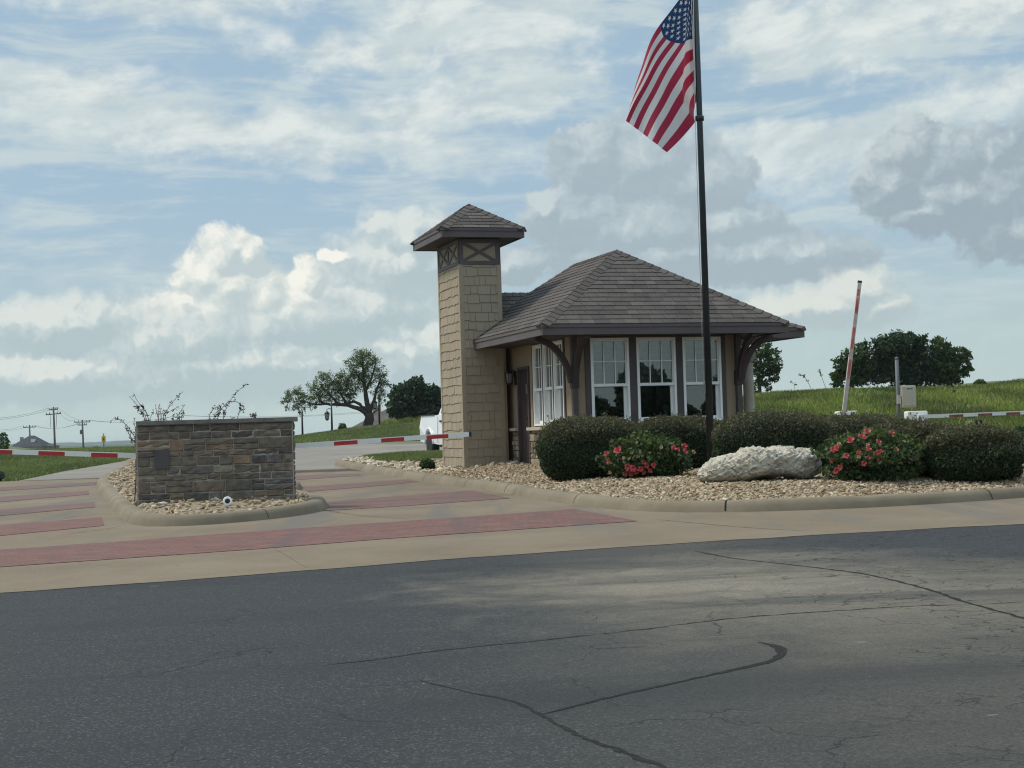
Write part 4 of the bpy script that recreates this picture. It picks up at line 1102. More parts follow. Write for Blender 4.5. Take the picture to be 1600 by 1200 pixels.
band(W(ut0, vt0, 0), W(ut1, vt0, 0), -V, 1); band(W(ut0, vt1, 0), W(ut0, vt0, 0), -U, 2); band(W(ut1, vt0, 0), W(ut1, vt1, 0), U, 2)
mb.build('timber_band', 'fascia_paint', tw)
# tower cap roof
tf = .36; tu0 = pf(690, 356, vt0 - tf)[0]; tu1 = pf(819, 356, vt0 - tf)[0]; tz = pf(750, 356, vt0 - tf)[1]; tv0, tv1 = vt0 - tf, pl(645, 381, tu0)[0]
0 and print('cap', tu0, tu1, tv0, tv1, tz)
tc = ((tu0 + tu1) / 2, (tv0 + tv1) / 2); tpz = tz + .66
rl = max(0, (tv1 - tv0 - (tu1 - tu0)) / 2 * .6)
a, b, c, d = W(tu0, tv0, tz), W(tu1, tv0, tz), W(tu1, tv1, tz), W(tu0, tv1, tz); p0, p1 = W(tc[0], tc[1] - rl, tpz), W(tc[0], tc[1] + rl, tpz)
tfs = [[a, b, p0], [d, a, p0, p1], [b, c, p1, p0], [c, d, p1]]
mb = MB()
for f in tfs: mb.poly(f)
mb.poly([a, d, c, b]); tr = mb.build('tower_roof', 'deck', gh)
mb = MB()
for i, f in enumerate(tfs[:3]): clad(mb, f, .165, .22, .36, .012, .010, .004, seed=80 + i)
mb.build('roof_shingles', 'shingle', tr, fix=False)
nn = [fnormal(f) for f in tfs]
mb = MB(); caps(mb, a, p0, nn[1], nn[0]); caps(mb, b, p0, nn[2], nn[0]); caps(mb, p0, p1, nn[1], nn[2]); caps(mb, d, p1, nn[3], nn[1]); mb.build('hip_cap', 'shingle', tr)
eave_ring('fascia', tu0, tu1, tv0, tv1, tz - .20, tz - .004, 'fascia_paint', tr)
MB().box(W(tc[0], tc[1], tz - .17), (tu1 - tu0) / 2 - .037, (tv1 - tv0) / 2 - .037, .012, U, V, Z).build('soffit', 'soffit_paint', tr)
# wall between tower and side wall, wall lantern
MB().box(W((ut1 - .0) / 2 - .076, vt0 + .15, 1.7), max(.02, -ut1 / 2 - .076), .14, 1.36, U, V, Z).build('return_wall', 'stucco', gh)
lv, lz = 3.62, pl(803, 589, -.1)[1]
mb = MB().box(W(-.012, lv, lz - .02), .012, .05, .15, U, V, Z).tube([W(-.02, lv, lz + .12), W(-.09, lv, lz + .17), W(-.15, lv, lz + .15)], .012, 8)
c = W(-.15, lv, lz)
mb.lathe(c, [(.018, .17), (.04, .15), (.11, .085), (.105, .075)], 6); mb.lathe(c, [(.06, -.15), (.075, -.135), (.07, -.12)], 6); mb.lathe(c, [(.005, -.20), (.03, -.17), (.05, -.15)], 6)
for i in range(6):
    t = 2 * math.pi * i / 6; q = U * math.cos(t) + V * math.sin(t); mb.tube([c + q * .07 - Z * .13, c + q * .10 + Z * .08], .008, 6)
lan = mb.build('wall_lantern', 'black_metal', gh)
MB().lathe(c, [(.05, -.125), (.078, .07)], 6, sm=False).build('lantern_glass', 'lamp_glass', lan)
# inside
dk = MB().box(W(1.8, .55, 1.24), 1.4, .3, .02, U, V, Z).box(W(.6, .55, .86), .03, .28, .36, U, V, Z).box(W(3.0, .55, .86), .03, .28, .36, U, V, Z).build('desk', 'desk', None, W(1.8, .55, FZ)); tag(dk, 'dark desk standing inside the gatehouse behind the front windows', 'desk')
bx = W(1.98, .40, 1.262)
b_o = empty('storage_box', bx, 'pale box standing inside behind the middle front window', 'box')
MB().bevbox(bx + Z * .10, .15, .11, .10, .01, U, V, Z).build('box_body', 'beige_paint', b_o); MB().bevbox(bx + Z * .215, .158, .118, .014, .006, U, V, Z).build('box_lid', 'column_paint', b_o)
q = W(1.72, .24, 2.80)
mb = MB().box(q, .085, .004, .085, (U + Z).normalized(), V, (Z - U).normalized()); ho = mb.build('diamond_plate', 'soffit_paint', None, q); tag(ho, 'dark diamond shaped ornament just behind the middle front window', 'plate')  # flat dark diamond set a little behind the glass
# ball-topped column by the right-hand window
cb = at(1171, 648, 32.4); cb.z = RB(cb.x, cb.y) - .02
pc = empty('ball_topped_column', cb, 'round pale column topped by a grey ball under the right eave', 'column')
ctop = at(1178, 567, 32.4).z
MB().lathe(cb, [(.14, 0), (.14, .06), (.118, .08), (.115, ctop - cb.z - .42), (.121, ctop - cb.z - .41), (.121, ctop - cb.z - .38), (.112, ctop - cb.z - .37), (.112, ctop - cb.z), (.02, ctop - cb.z + .01)], 24).build('shaft', 'column_paint', pc)
MB().sphere(Vector((cb.x, cb.y, ctop + .165)), .17, 24, 16).build('ball', 'ball_paint', pc)
0 and print('peak px check', R0)

# ------------------------------------------------------------------ stone wall on the left island
fl = gnd(216, 791, LB); fr = gnd(458, 780, LB)
wl, wr_ = Vector((fl.x, fl.y, 0)), Vector((fr.x, fr.y, 0)); wr_.y = wl.y + (wr_ - wl).length * .15
EX = (wr_ - wl).normalized(); NX = Vector((EX.y, -EX.x, 0)); LW = (wr_ - wl).length; TH = .42
zb = min(fl.z, fr.z) - .12; zt = at(335, 662, wl.y + .2).z; 0 and print('WALL', wl, wr_, LW, zb, zt)
sw = empty('stone_wall', wl + EX * LW / 2 - NX * TH / 2 + Z * zb, 'low rough stone wall with a flat cap on the small gravel island', 'wall')
MB().box(wl + EX * LW / 2 - NX * TH / 2 + Z * (zb + zt) / 2, LW / 2 + .010, TH / 2 + .010, (zt - zb) / 2 - .001, EX, NX, Z).build('wall_core', 'mortar', sw)
pq = [(on_plane(x, y, wl, NX) - wl) for x, y in ((242, 733), (265, 703))]
p0, p1 = sorted((pq[0].dot(EX), pq[1].dot(EX))); q0, q1 = sorted((pq[0].z, pq[1].z))
mb = stonework(MB(), wl, EX, NX, LW, zb, zt, (.085, .19), (.16, .50), .030, .013, 12, .011)
stonework(mb, wl - NX * TH, NX, -EX, TH, zb, zt, (.085, .19), (.13, .30), .028, .010, 13, .010)
stonework(mb, wr_, -NX, EX, TH, zb, zt, (.085, .19), (.13, .30), .03, .010, 14, .010)
stonework(mb, wr_ - NX * TH, -EX, -NX, LW, zb, zt, (.085, .19), (.16, .50), .028, .010, 15, .010)
o = mb.build('stone_facing', 'stone', sw)
mb = MB()
for a, b in ((-.005, LW * .38), (LW * .38 + .004, LW + .09)):
    mb.bevbox(wl + EX * (a + b) / 2 - NX * TH / 2 + Z * (zt + .036), (b - a) / 2, TH / 2 + .06, .034, .008, EX, NX, Z)
mb.build('wall_cap', 'capstone', sw)
MB().bevbox(wl + EX * (p0 + p1) / 2 + NX * .03 + Z * (q0 + q1) / 2, (p1 - p0) / 2, .028, (q1 - q0) / 2, .004, EX, NX, Z).build('plaque', 'plaque', sw)

# dry thorny plants behind the wall
def stems(name, label, lists, d, leafsize=.042, color='dry_stem', dens=34):
    p_first = at(*lists[0][0], d); g = Vector((p_first.x, p_first.y, LB(p_first.x, p_first.y) - .03))
    e = empty(name, g, label, 'plant', 'dry plants behind the stone wall'); mb = MB(); Vl = []; Fl = []
    for l in lists:
        P = [at(x, y, d + random.uniform(-.12, .12)) for x, y in l]
        foot = Vector((P[0].x + random.uniform(-.04, .04), d, LB(P[0].x, d) - .03))
        if P[0].z > foot.z + .3: P = [foot, foot.lerp(P[0], .55) + Vector((.02, 0, 0))] + P
        C = catmull(P, .05); n = len(C)
        mb.tube(C, [.011 * (1 - .72 * i / n) for i in range(n)], 5)
        L = n * .05
        for _ in range(int(L * dens)):
            i = min(n - 1, int(n * random.uniform(.25, 1))); c = C[i] + Vector([random.gauss(0, .012) for _ in range(3)])
            for _k in range(random.choice((1, 2, 3, 4))):
                a, b = Vector([random.gauss(0, 1) for _ in range(3)]).normalized(), Vector([random.gauss(0, 1) for _ in range(3)]).normalized(); s = leafsize * random.uniform(.5, 1.1)
                k = len(Vl); Vl += [c, c + a * s * .5 + b * s * .3, c + a * s, c + a * s * .5 - b * s * .3]; Fl.append((k, k + 1, k + 2, k + 3))
    mb.build('stem', color, e); npmesh('leaves', [v[:] for v in Vl], Fl, 'dry_leaf', e)
dW = wl.y + .75
stems('dry_plant', 'thin dry plant arching out past the left end of the stone wall', [[(213, 690), (206, 676), (197, 664), (186, 655.5), (178, 654), (172, 660)], [(212, 672), (209, 662), (211, 652)], [(214, 690), (208, 688), (184, 669)][:2] + [(196, 668)]], dW)
stems('dry_plant', 'tall cluster of dry dotted stems rising behind the left half of the stone wall', [[(229, 656), (220, 641), (210, 628), (202, 619)], [(232, 656), (222, 636), (213, 624), (209, 614)], [(226, 656), (217, 641), (211, 635)], [(234, 656), (237, 648), (240, 643)], [(255, 656), (262, 640), (270, 628), (282, 615)], [(258, 656), (262, 645), (270, 640), (278, 636)], [(277, 656), (281, 645), (287, 635)], [(270, 656), (271, 649)], [(284, 656), (287, 640)]], dW)
stems('dry_plant', 'short reddish dry stems rising behind the stone wall', [[(247, 656), (245, 645), (243, 633)], [(250, 656), (251, 645), (249, 633)], [(252, 656), (254, 646), (255, 639)], [(248, 656), (247, 640), (250, 631)]], dW + .1, .03, 'rust_red', 18)
stems('dry_plant', 'dry plant with one long leaning stem behind the right half of the stone wall', [[(349, 655), (353, 640), (358, 628), (371, 612), (385, 600)], [(340, 655), (347, 638), (357, 628), (370, 628), (378, 634), (382, 640)], [(327, 655), (331, 643), (337, 636), (344, 640), (341, 648)], [(336, 655), (335, 648), (342, 641), (344, 634)], [(371, 654), (375, 644), (376, 638)], [(362, 654), (360, 650)], [(399, 654), (397, 649), (392, 651)]], dW)
# little white ground spotlight
sp = gnd(356, 793, LB)
def spotlight(name, p, r, body, lens, label, aim):
    e = empty(name, p, label, 'ground light'); c = p + Z * (r * 1.35); aim = Vector(aim).normalized()
    MB().tube([p - Z * .08, c], r * .28, 8).lathe(c - aim * r, [(r * .35, 0), (r * .8, r * .25), (r, r * .8), (r, r * 1.5), (r * .86, r * 1.62), (r * .6, r * 1.6)], 20, 0, aim).build('housing', body, e)
    MB().lathe(c - aim * r, [(r * .60, r * 1.585), (r * .45, r * 1.64), (.001, r * 1.68)], 16, 0, aim).build('lens', lens, e)
spotlight('ground_spotlight', sp, .066, 'white_frame', 'dark_plastic', 'round white ground spotlight with a dark lens on the gravel before the stone wall', (.12, -1, .1))
sp2 = gnd(1, 752); spotlight('ground_spotlight', sp2, .11, 'dark_plastic', 'black_metal', 'dark ground light at the grass edge at the far left', (.3, -1, .4))

# ------------------------------------------------------------------ barriers
def arm(parent, a, b, wd, hh, seglen, cols, start=0, cap=None):
    a, b = Vector(a), Vector(b); L = (b - a).length; d = (b - a).normalized(); mb = MB(); t = 0; i = start
    while t < L:
        t2 = min(L, t + seglen[i % len(seglen)])
        mb.beam(a + d * t, a + d * t2, wd, hh, m=0); t0 = t; t = t2
        if cols[i % len(cols)]:      # coloured sheeting wrapped on the lower part of the beam
            x = d.cross(Z).normalized(); u = x.cross(d); mb.box(a + d * (t0 + t2) / 2 - u * hh * .10, (t2 - t0) / 2, wd / 2 + .003, hh * .42, d, x, u, 1)
        i += 1
    return mb
def barrier_box(e, p, h, w_, dp, ax):
    ay = Vector((-ax.y, ax.x, 0))
    return MB().bevbox(p + Z * h / 2, w_ / 2, dp / 2, h / 2, .03, ax, ay, Z)
X = Vector((1, 0, 0)); Y = Vector((0, 1, 0))
# pair behind the stone wall
da = wl.y + 1.25
for lab, base_px, a_px, b_px, db, st in (('red and white barrier arm reaching left from behind the stone wall', 285, (262, 713.5), (-90, 702.8), .4, 0),
                                   ('lowered red and white barrier arm reaching right in front of the tower', 400, (428, 699), (732, 678.6), 1.3, 0)):
    p = at(base_px, 700, da); p.z = LB(p.x, p.y) - .03
    e = empty('barrier_gate', p, lab, 'barrier', 'barrier gates with striped arms')
    a, b = at(*a_px, da), at(*b_px, da + db)
    if a.x > b.x:
        wdt = .465; L = (b - a).length; d = (b - a).normalized()
        s = (at(182, 712.5, da) - a).length; mb = arm(e, a, b, .05, .080, [s, .45, .45], [0, 1, 0] if False else [0], 0)
        x = d.cross(Z).normalized(); u = x.cross(d); t = s
        while t < L: mb.box(a + d * (t + .222) - u * .006, .222, .0285, .034, d, x, u, 1); t += .89
    else:
        L = (b - a).length; d = (b - a).normalized(); mb = arm(e, a, b, .05, .078, [9], [0], 0); x = d.cross(Z).normalized(); u = x.cross(d)
        for x0, x1 in ((518, 554), (591, 627), (663, 698)):
            t0, t1 = [(q - a_px[0]) / (b_px[0] - a_px[0]) * L for q in (x0, x1)]
            mb.box(a + d * (t0 + t1) / 2 - u * .006, (t1 - t0) / 2, .0285, .033, d, x, u, 1)
    mb.build('barrier_arm', ['arm_white', 'arm_red'], e)
    if b.x > a.x: MB().beam(b + d * .001, b + d * .045, .058, .086).build('end_cap', 'dark_plastic', e)
    barrier_box(e, p, a.z - p.z + .10, .34, .36, X).build('cabinet', 'white_paint', e)
    MB().beam(a - (b - a).normalized() * .25, a + (b - a).normalized() * .1, .10, .12).build('arm_bracket', 'grey_paint', e)
# pair on the right
dr = 36.0
for lab, bpx, a_px, b_px, kind in (('raised faded barrier arm standing nearly upright behind the hedges', 1322, (1318, 648), (1343.2, 442), 0),
                                   ('lowered barrier arm with rusty brown bands at the right edge', 1431, (1440, 651), (1640, 643), 1)):
    p = at(bpx, 650, dr); g0 = G(dr) - .02; top = at(bpx, 656, dr).z
    e = empty('barrier_gate', (p.x, p.y, g0), lab, 'barrier', 'barrier gates with striped arms'); p.z = g0
    MB().bevbox(Vector((p.x, p.y, (g0 + top) / 2)), .17, .17, (top - g0) / 2, .02).build('cabinet', 'white_paint', e)
    tz_ = at(bpx, 643, dr).z
    MB().bevbox(Vector((p.x, p.y, (tz_ + top) / 2)), .235, .19, (tz_ - top) / 2 + .01, .035).bevbox(Vector((p.x, p.y - .195, (tz_ + top) / 2 - .02)), .19, .012, (tz_ - top) / 2 - .03, .005).build('motor_housing', 'arm_white', e)
    a, b = at(*a_px, dr - .26), at(*b_px, dr - .26 + (0 if kind == 0 else .3)); L = (b - a).length; d = (b - a).normalized()
    mb = MB()
    if kind == 0:
        mb.beam(a, b, .085, .07, Y, 0)
        side = d.cross(Y).normalized()
        for y0, y1, s_ in ((592, 562, .3), (545, 512, .25), (490, 466, .2), (462, 452, .4)):
            t0, t1 = (648 - y0) / 206 * L, (648 - y1) / 206 * L
            mb.box(a + d * (t0 + t1) / 2 + side * .03 * s_, (t1 - t0) / 2, .0445, .037 - .022 * s_, d, Y, side, 1)
        mb.build('barrier_arm', ['faded_white', 'faded_red'], e); MB().beam(b, b + d * .05, .09, .075, Y).build('end_cap', 'dark_plastic', e)
        MB().tube([a + d * 1.45 - Vector((.09, 0, 0)), a + d * 1.45 + Vector((.0, 0, 0))], .02, 8).build('arm_clip', 'dark_plastic', e)
    else:
        mb.beam(a, b, .06, .085, Z, 0); side = d.cross(Z).normalized(); u = side.cross(d)
        for x0 in (1482, 1527, 1571, 1615):
            t0, t1 = [(q - a_px[0]) / (b_px[0] - a_px[0]) * L for q in (x0, x0 + 22)]
            mb.box(a + d * (t0 + t1) / 2 - u * .012, (t1 - t0) / 2, .033, .030, d, side, u, 1)
        mb.build('barrier_arm', ['arm_white', 'rust_red'], e)
        MB().bevbox(a - d * .02 - Z * .05, .07, .06, .10, .012).build('arm_bracket', 'arm_white', e)
fp = at(1529, 660, dr); ft = at(1529, 653, dr).z - .03
e = empty('arm_rest_post', (fp.x, fp.y, G(dr)), 'short dark forked post under the brown banded barrier arm', 'post')
MB().box(Vector((fp.x - .055, dr, (G(dr) + ft) / 2 - .02)), .028, .03, (ft - G(dr)) / 2, m=0).box(Vector((fp.x + .055, dr, (G(dr) + ft) / 2 - .02)), .028, .03, (ft - G(dr)) / 2).build('post', 'black_metal', e)
MB().bevbox(Vector((fp.x, dr, ft - .34)), .16, .05, .05, .01).build('crossbar', 'faded_white', e)
# keypad cabinet on a grey post
kp = at(1404, 640, 35.0); g0 = G(35) - .02; kt = at(1402.5, 561, 35).z
e = empty('access_post', (kp.x, kp.y, g0), 'grey post carrying a beige control cabinet between the two right barriers', 'control post')
MB().tube([(kp.x, 35, g0), (kp.x, 35, kt)], .043, 14).lathe(Vector((kp.x, 35, kt)), [(.046, -.01), (.046, .02), (.03, .045), (.004, .05)], 14).build('post', 'grey_paint', e)
c1, c2 = at(1409.5, 637, 34.93), at(1430, 602, 34.93); cx, cz = (c1.x + c2.x) / 2, (c1.z + c2.z) / 2; hx, hz = (c2.x - c1.x) / 2, (c2.z - c1.z) / 2
cab = MB().bevbox((cx, 34.98, cz), hx, .10, hz, .02).build('cabinet', 'beige_paint', e)
MB().bevbox((cx + .012, 34.874, cz + .005), hx - .03, .006, hz - .035, .005).build('cabinet_door', 'beige_paint', cab)
mk = MB()
for i, (w2, h2) in enumerate(((.016, .02), (.010, .02), (.010, .014), (.014, .02), (.012, .016))): mk.box((cx - .035 + i * .026, 34.8665, cz + hz * .70), w2 / 2 + .003, .0012, h2 / 2 + .006)
mk.build('lettering', 'ink', cab)
MB().bevbox((kp.x - .005, 34.94, cz - .06), .035, .02, .10, .006).box((kp.x + .075, 34.99, cz), .05, .02, .03).build('bracket', 'faded_white', e)

# ------------------------------------------------------------------ flagpole and flag
fb = gnd(1111, 716, RB); fb.y = 27.4; fb = at(1110.5, 700, 27.4); fb.z = RB(fb.x, fb.y) - .03
pole = empty('flagpole', fb, 'tall dark flagpole standing between the hedges before the gatehouse', 'flagpole')
ptop = at(1083, -62, 27.4).z
zc = at(1094, 185, 27.4).z
MB().tube([(fb.x, fb.y, fb.z), (fb.x, fb.y, zc), (fb.x, fb.y, ptop)], [.066, .054, .044], 20).build('pole', 'pole_paint', pole)
MB().lathe(Vector((fb.x, fb.y, zc)), [(.056, -.05), (.078, -.04), (.08, .035), (.058, .05)], 20).build('collar', 'pole_paint', pole)
MB().lathe(fb, [(.20, 0), (.20, .03), (.13, .06), (.09, .14), (.08, .15)], 20).build('base_flange', 'pole_paint', pole)
MB().sphere((fb.x, fb.y, ptop + .08), .09, 16, 12).build('finial', 'rim', pole)
MB().tube([(fb.x - .085, fb.y - .02, ptop - .1), (fb.x - .075, fb.y - .05, zc + .8), (fb.x - .085, fb.y - .04, zc), (fb.x - .092, fb.y - .04, fb.z + 1.4)], .006, 6).build('halyard', 'rope', pole)
MB().bevbox((fb.x - .07, fb.y - .05, fb.z + 1.5), .012, .012, .10, .004).build('cleat', 'grey_paint', pole)
ts = np.array([0, .15, .33, .54, .62, .69, .77, .846, .923, 1.0])
Pol = np.array([(1083.2, -33), (1083.5, -6), (1083.8, 26), (1084.2, 62), (1084.6, 77), (1085, 90), (1085.6, 106), (1086, 121), (1086.4, 135), (1086.6, 148)])
Fol = np.array([(1080, -26), (1076, 6), (1072, 36), (1070, 68), (1069, 90), (1067.5, 114), (1066, 139), (1068, 160), (1077, 176), (1086, 191)])
Fly = np.array([(990, 145), (985, 165), (978, 189), (997, 203), (1005, 209), (1011, 214), (1019, 220), (1027, 226), (1034, 232), (1042, 238)])
SF = np.array([.03, .12, .26, .40, .45, .50, .54, .60, .67, .74])
def it(A, t): return np.array([np.interp(t, ts, A[:, k]) for k in (0, 1)])
NS, NTT = 90, 66; FV = []; FUV = []
for j in range(NTT + 1):
    t = j / NTT; p0_, pf_, p1_ = it(Pol, t), it(Fol, t), it(Fly, t); sf = np.interp(t, ts, SF)
    for i in range(NS + 1):
        s = i / NS
        if s < sf:
            q = s / sf; p = p0_ + (pf_ - p0_) * q; slack = max(0.0, sf * 288 - np.hypot(*(pf_ - p0_))) / 87.6
            dy = .30 * slack * math.sin(math.pi * q) + .05 * math.sin(q * 9 + t * 7) * min(1, sf * 4) * math.sin(math.pi * q); dy = dy * .8
            p = p + np.array([2.0 * math.sin(q * 6.28) * min(1, t * 1.5), -6.0 * math.sin(math.pi * q) * t])
        else:
            q = (s - sf) / (1 - sf); p = pf_ + (p1_ - pf_) * q
            bul = math.sin(math.pi * q)
            p = p + np.array([-15 * bul * (1 - t) ** 1.5, 3.0 * bul * (.2 + .5 * t)])     # sag of the cloth
            p = p + np.array([1.6, 1.0]) * math.sin(q * 10 + t * 4) * math.sin(math.pi * q) * (1 - t)
            k = max(0, 1 - t / .33)
            dy = -.10 * math.sin(q * 5.5 + t * 2.5) * q + .085 * math.sin(t * 9.0 - q * 3.0) * q + .5 * k * q * q
        P_ = at(p[0], p[1], 27.36 + dy); FV.append(P_[:]); FUV.append((s, t))
i_ = np.arange(NTT * (NS + 1)).reshape(NTT, NS + 1)[:, :-1].ravel()
FF = np.stack([i_, i_ + 1, i_ + NS + 2, i_ + NS + 1], 1)
fo = empty('flag', at(1085, -33, 27.36), 'red white and blue striped flag hanging limply from the tall flagpole', 'flag')
npmesh('flag_cloth', FV, FF, 'flag_cloth', fo, smooth=True, uv=FUV)
MB().tube([FV[j * (NS + 1)] for j in range(0, NTT + 1, 6)], .012, 6).build('hoist_band', 'rope', fo)

# ------------------------------------------------------------------ foliage
def leafcloud(C, N_, size, asp=.5, align=.5, droop=0.0):
    """quads at points C with mean normals N_"""
    n = len(C); rd = rng.normal(size=(n, 3)); rd /= np.linalg.norm(rd, axis=1)[:, None]
    nn = N_ * align + rd * (1 - align); nn /= np.linalg.norm(nn, axis=1)[:, None] + 1e-9
    a = np.cross(nn, rng.normal(size=(n, 3))); a[:, 2] -= droop; a -= nn * (a * nn).sum(1)[:, None]; a /= np.linalg.norm(a, axis=1)[:, None] + 1e-9
    b = np.cross(nn, a); s = size * rng.uniform(.6, 1.3, n); s = s[:, None]
    V_ = np.stack([C - a * s * .5, C + b * s * asp * .5 + nn * s * .06, C + a * s * .5, C - b * s * asp * .5 + nn * s * .06], 1).reshape(-1, 3)
    return V_, np.arange(4 * n).reshape(n, 4)
def fib(n):
    i = np.arange(n) + .5; ph = np.arccos(1 - 2 * i / n); th = math.pi * (1 + 5 ** .5) * i
    return np.stack([np.cos(th) * np.sin(ph), np.sin(th) * np.sin(ph), np.cos(ph)], 1)
def lumps(D, k, amp, seed):
    r = np.random.default_rng(seed); out = np.zeros(len(D))
    for _ in range(k):
        w_ = r.normal(size=3) * r.uniform(2, 7); out += np.sin(D @ w_ + r.uniform(0, 7))
    return 1 + amp * out / math.sqrt(k)
def hedge(px, ptop, pbase, halfw, d, depth, label, seed, n=26000, power=.62, leaf=.042, tips=.22):
    """clipped rounded shrub; px centre, pixel rows of top and foot, half width in pixels"""
    c = at(px, pbase, d); g = RB(c.x, c.y); top = at(px, ptop, d).z; h = top - g; rx = halfw / F * d
    D = fib(n); lm = lumps(D, 14, .05, seed)
    r = 1 / (np.abs(D[:, 0]) ** (2 / power * .9) + np.abs(D[:, 1]) ** (2 / power * .9) + np.abs(D[:, 2]) ** (2 / power * .9)) ** (power / 1.8)
    S = D * (r * lm)[:, None] * np.array([rx, depth, h * .54])
    S = S * (1 - np.abs(rng.normal(0, .035, n)))[:, None] + rng.normal(0, .012, (n, 3))
    C = S + np.array([c.x, d, g + h * .46]); k = C[:, 2] > g - .02
    C, Dn = C[k], (D / np.array([rx, depth, h * .54])); Dn = Dn[k]; Dn /= np.linalg.norm(Dn, axis=1)[:, None]
    ns = n // 70; pk = rng.integers(0, len(C), ns); pk = pk[Dn[pk, 2] > .05]; sh = []; sd = []
    for i in pk:
        L = rng.uniform(.02, .075) * (1 if rng.random() < .85 else 1.7); dv = Dn[i] * .6 + np.array([0, 0, .6]) + rng.normal(0, .3, 3)
        for t in np.linspace(.2, 1, 5): sh.append(C[i] + dv * L * t + rng.normal(0, .008, 3)); sd.append(Dn[i])
    C = np.concatenate([C, np.array(sh)]); Dn = np.concatenate([Dn, np.array(sd)])
    V_, f_ = leafcloud(C, Dn, leaf * rng.uniform(.7, 1.3, len(C)), .55, .25)
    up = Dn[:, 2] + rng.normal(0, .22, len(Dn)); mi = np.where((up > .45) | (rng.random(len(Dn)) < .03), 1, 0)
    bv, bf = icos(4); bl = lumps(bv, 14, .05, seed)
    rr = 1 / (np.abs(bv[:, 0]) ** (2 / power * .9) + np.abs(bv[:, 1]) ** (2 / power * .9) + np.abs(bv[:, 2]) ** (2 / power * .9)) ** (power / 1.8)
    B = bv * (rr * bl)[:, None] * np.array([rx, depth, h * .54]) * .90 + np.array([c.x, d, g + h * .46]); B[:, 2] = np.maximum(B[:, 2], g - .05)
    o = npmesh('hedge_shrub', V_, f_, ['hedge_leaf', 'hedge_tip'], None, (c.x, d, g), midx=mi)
    tag(o, label, 'hedge', 'clipped evergreen shrubs round the gatehouse')
    q = npmesh('inner_core', B, bf, 'core', o, smooth=True)  # solid near-black shell inside the shrub, seen between the leaves
    return o
def foot(px, py, back): return gnd(px, py, RB).y + back
hedge(925, 653.5, 751, 84, foot(925, 750, .72), .75, 'big rounded clipped shrub at the left front corner of the gatehouse', 1, 34000)
hedge(1062, 651, 735, 80, foot(1062, 735, .6), .62, 'clipped shrub close behind the flagpole under the right front windows', 2, 24000)
hedge(1212, 644, 742, 97, foot(1212, 741, .75), .78, 'clipped shrub right of the flagpole directly behind the pale boulder', 3, 30000)
hedge(1330, 650, 720, 100, foot(1330, 730, .75), .8, 'dark clipped shrub in the back row below the raised barrier arm', 4, 26000)
hedge(1425, 659, 745, 82, foot(1425, 747, .7), .7, 'broad clipped shrub directly behind the right rose bush', 5, 28000)
hedge(1517, 667, 757, 75, foot(1515, 757, .68), .70, 'rounded clipped shrub at the right end of the hedge row', 6, 36000)
def softbush(name, px, ptop, pbase, hw_, d, dep, label, cat, leaves, n, leaf, fn, seed=1, group=None, asp=.5):
    c = at(px, pbase, d); g = fn(c.x, c.y); h = at(px, ptop, d).z - g; rx = hw_ / F * d
    D = fib(n); r = lumps(D, 16, .11, seed) * rng.uniform(.55, 1.05, n) ** .5
    C = D * r[:, None] * np.array([rx, dep, h * .55]) + np.array([c.x, d, g + h * .46]); k = C[:, 2] > g + .01
    V_, f_ = leafcloud(C[k], D[k], leaf, asp, .3)
    o = npmesh(name, V_, f_, leaves, None, (c.x, d, g), midx=rng.integers(0, len(leaves), k.sum()) if len(leaves) > 1 else None)
    tag(o, label, cat, group); return o, c, g
softbush('low_shrub', 668, 717, 733, 12, 34.4, .2, 'small green shrub on the gravel left of the tower', 'shrub', ['dark_leaf', 'rose_leaf'], 1500, .06, RB, 3)
softbush('low_shrub', 1600, 668, 712, 28, 33.5, .5, 'dark shrub at the far right edge beyond the hedge row', 'shrub', ['dark_leaf', 'hedge_leaf'], 5000, .07, lambda x, y: G(y), 4)

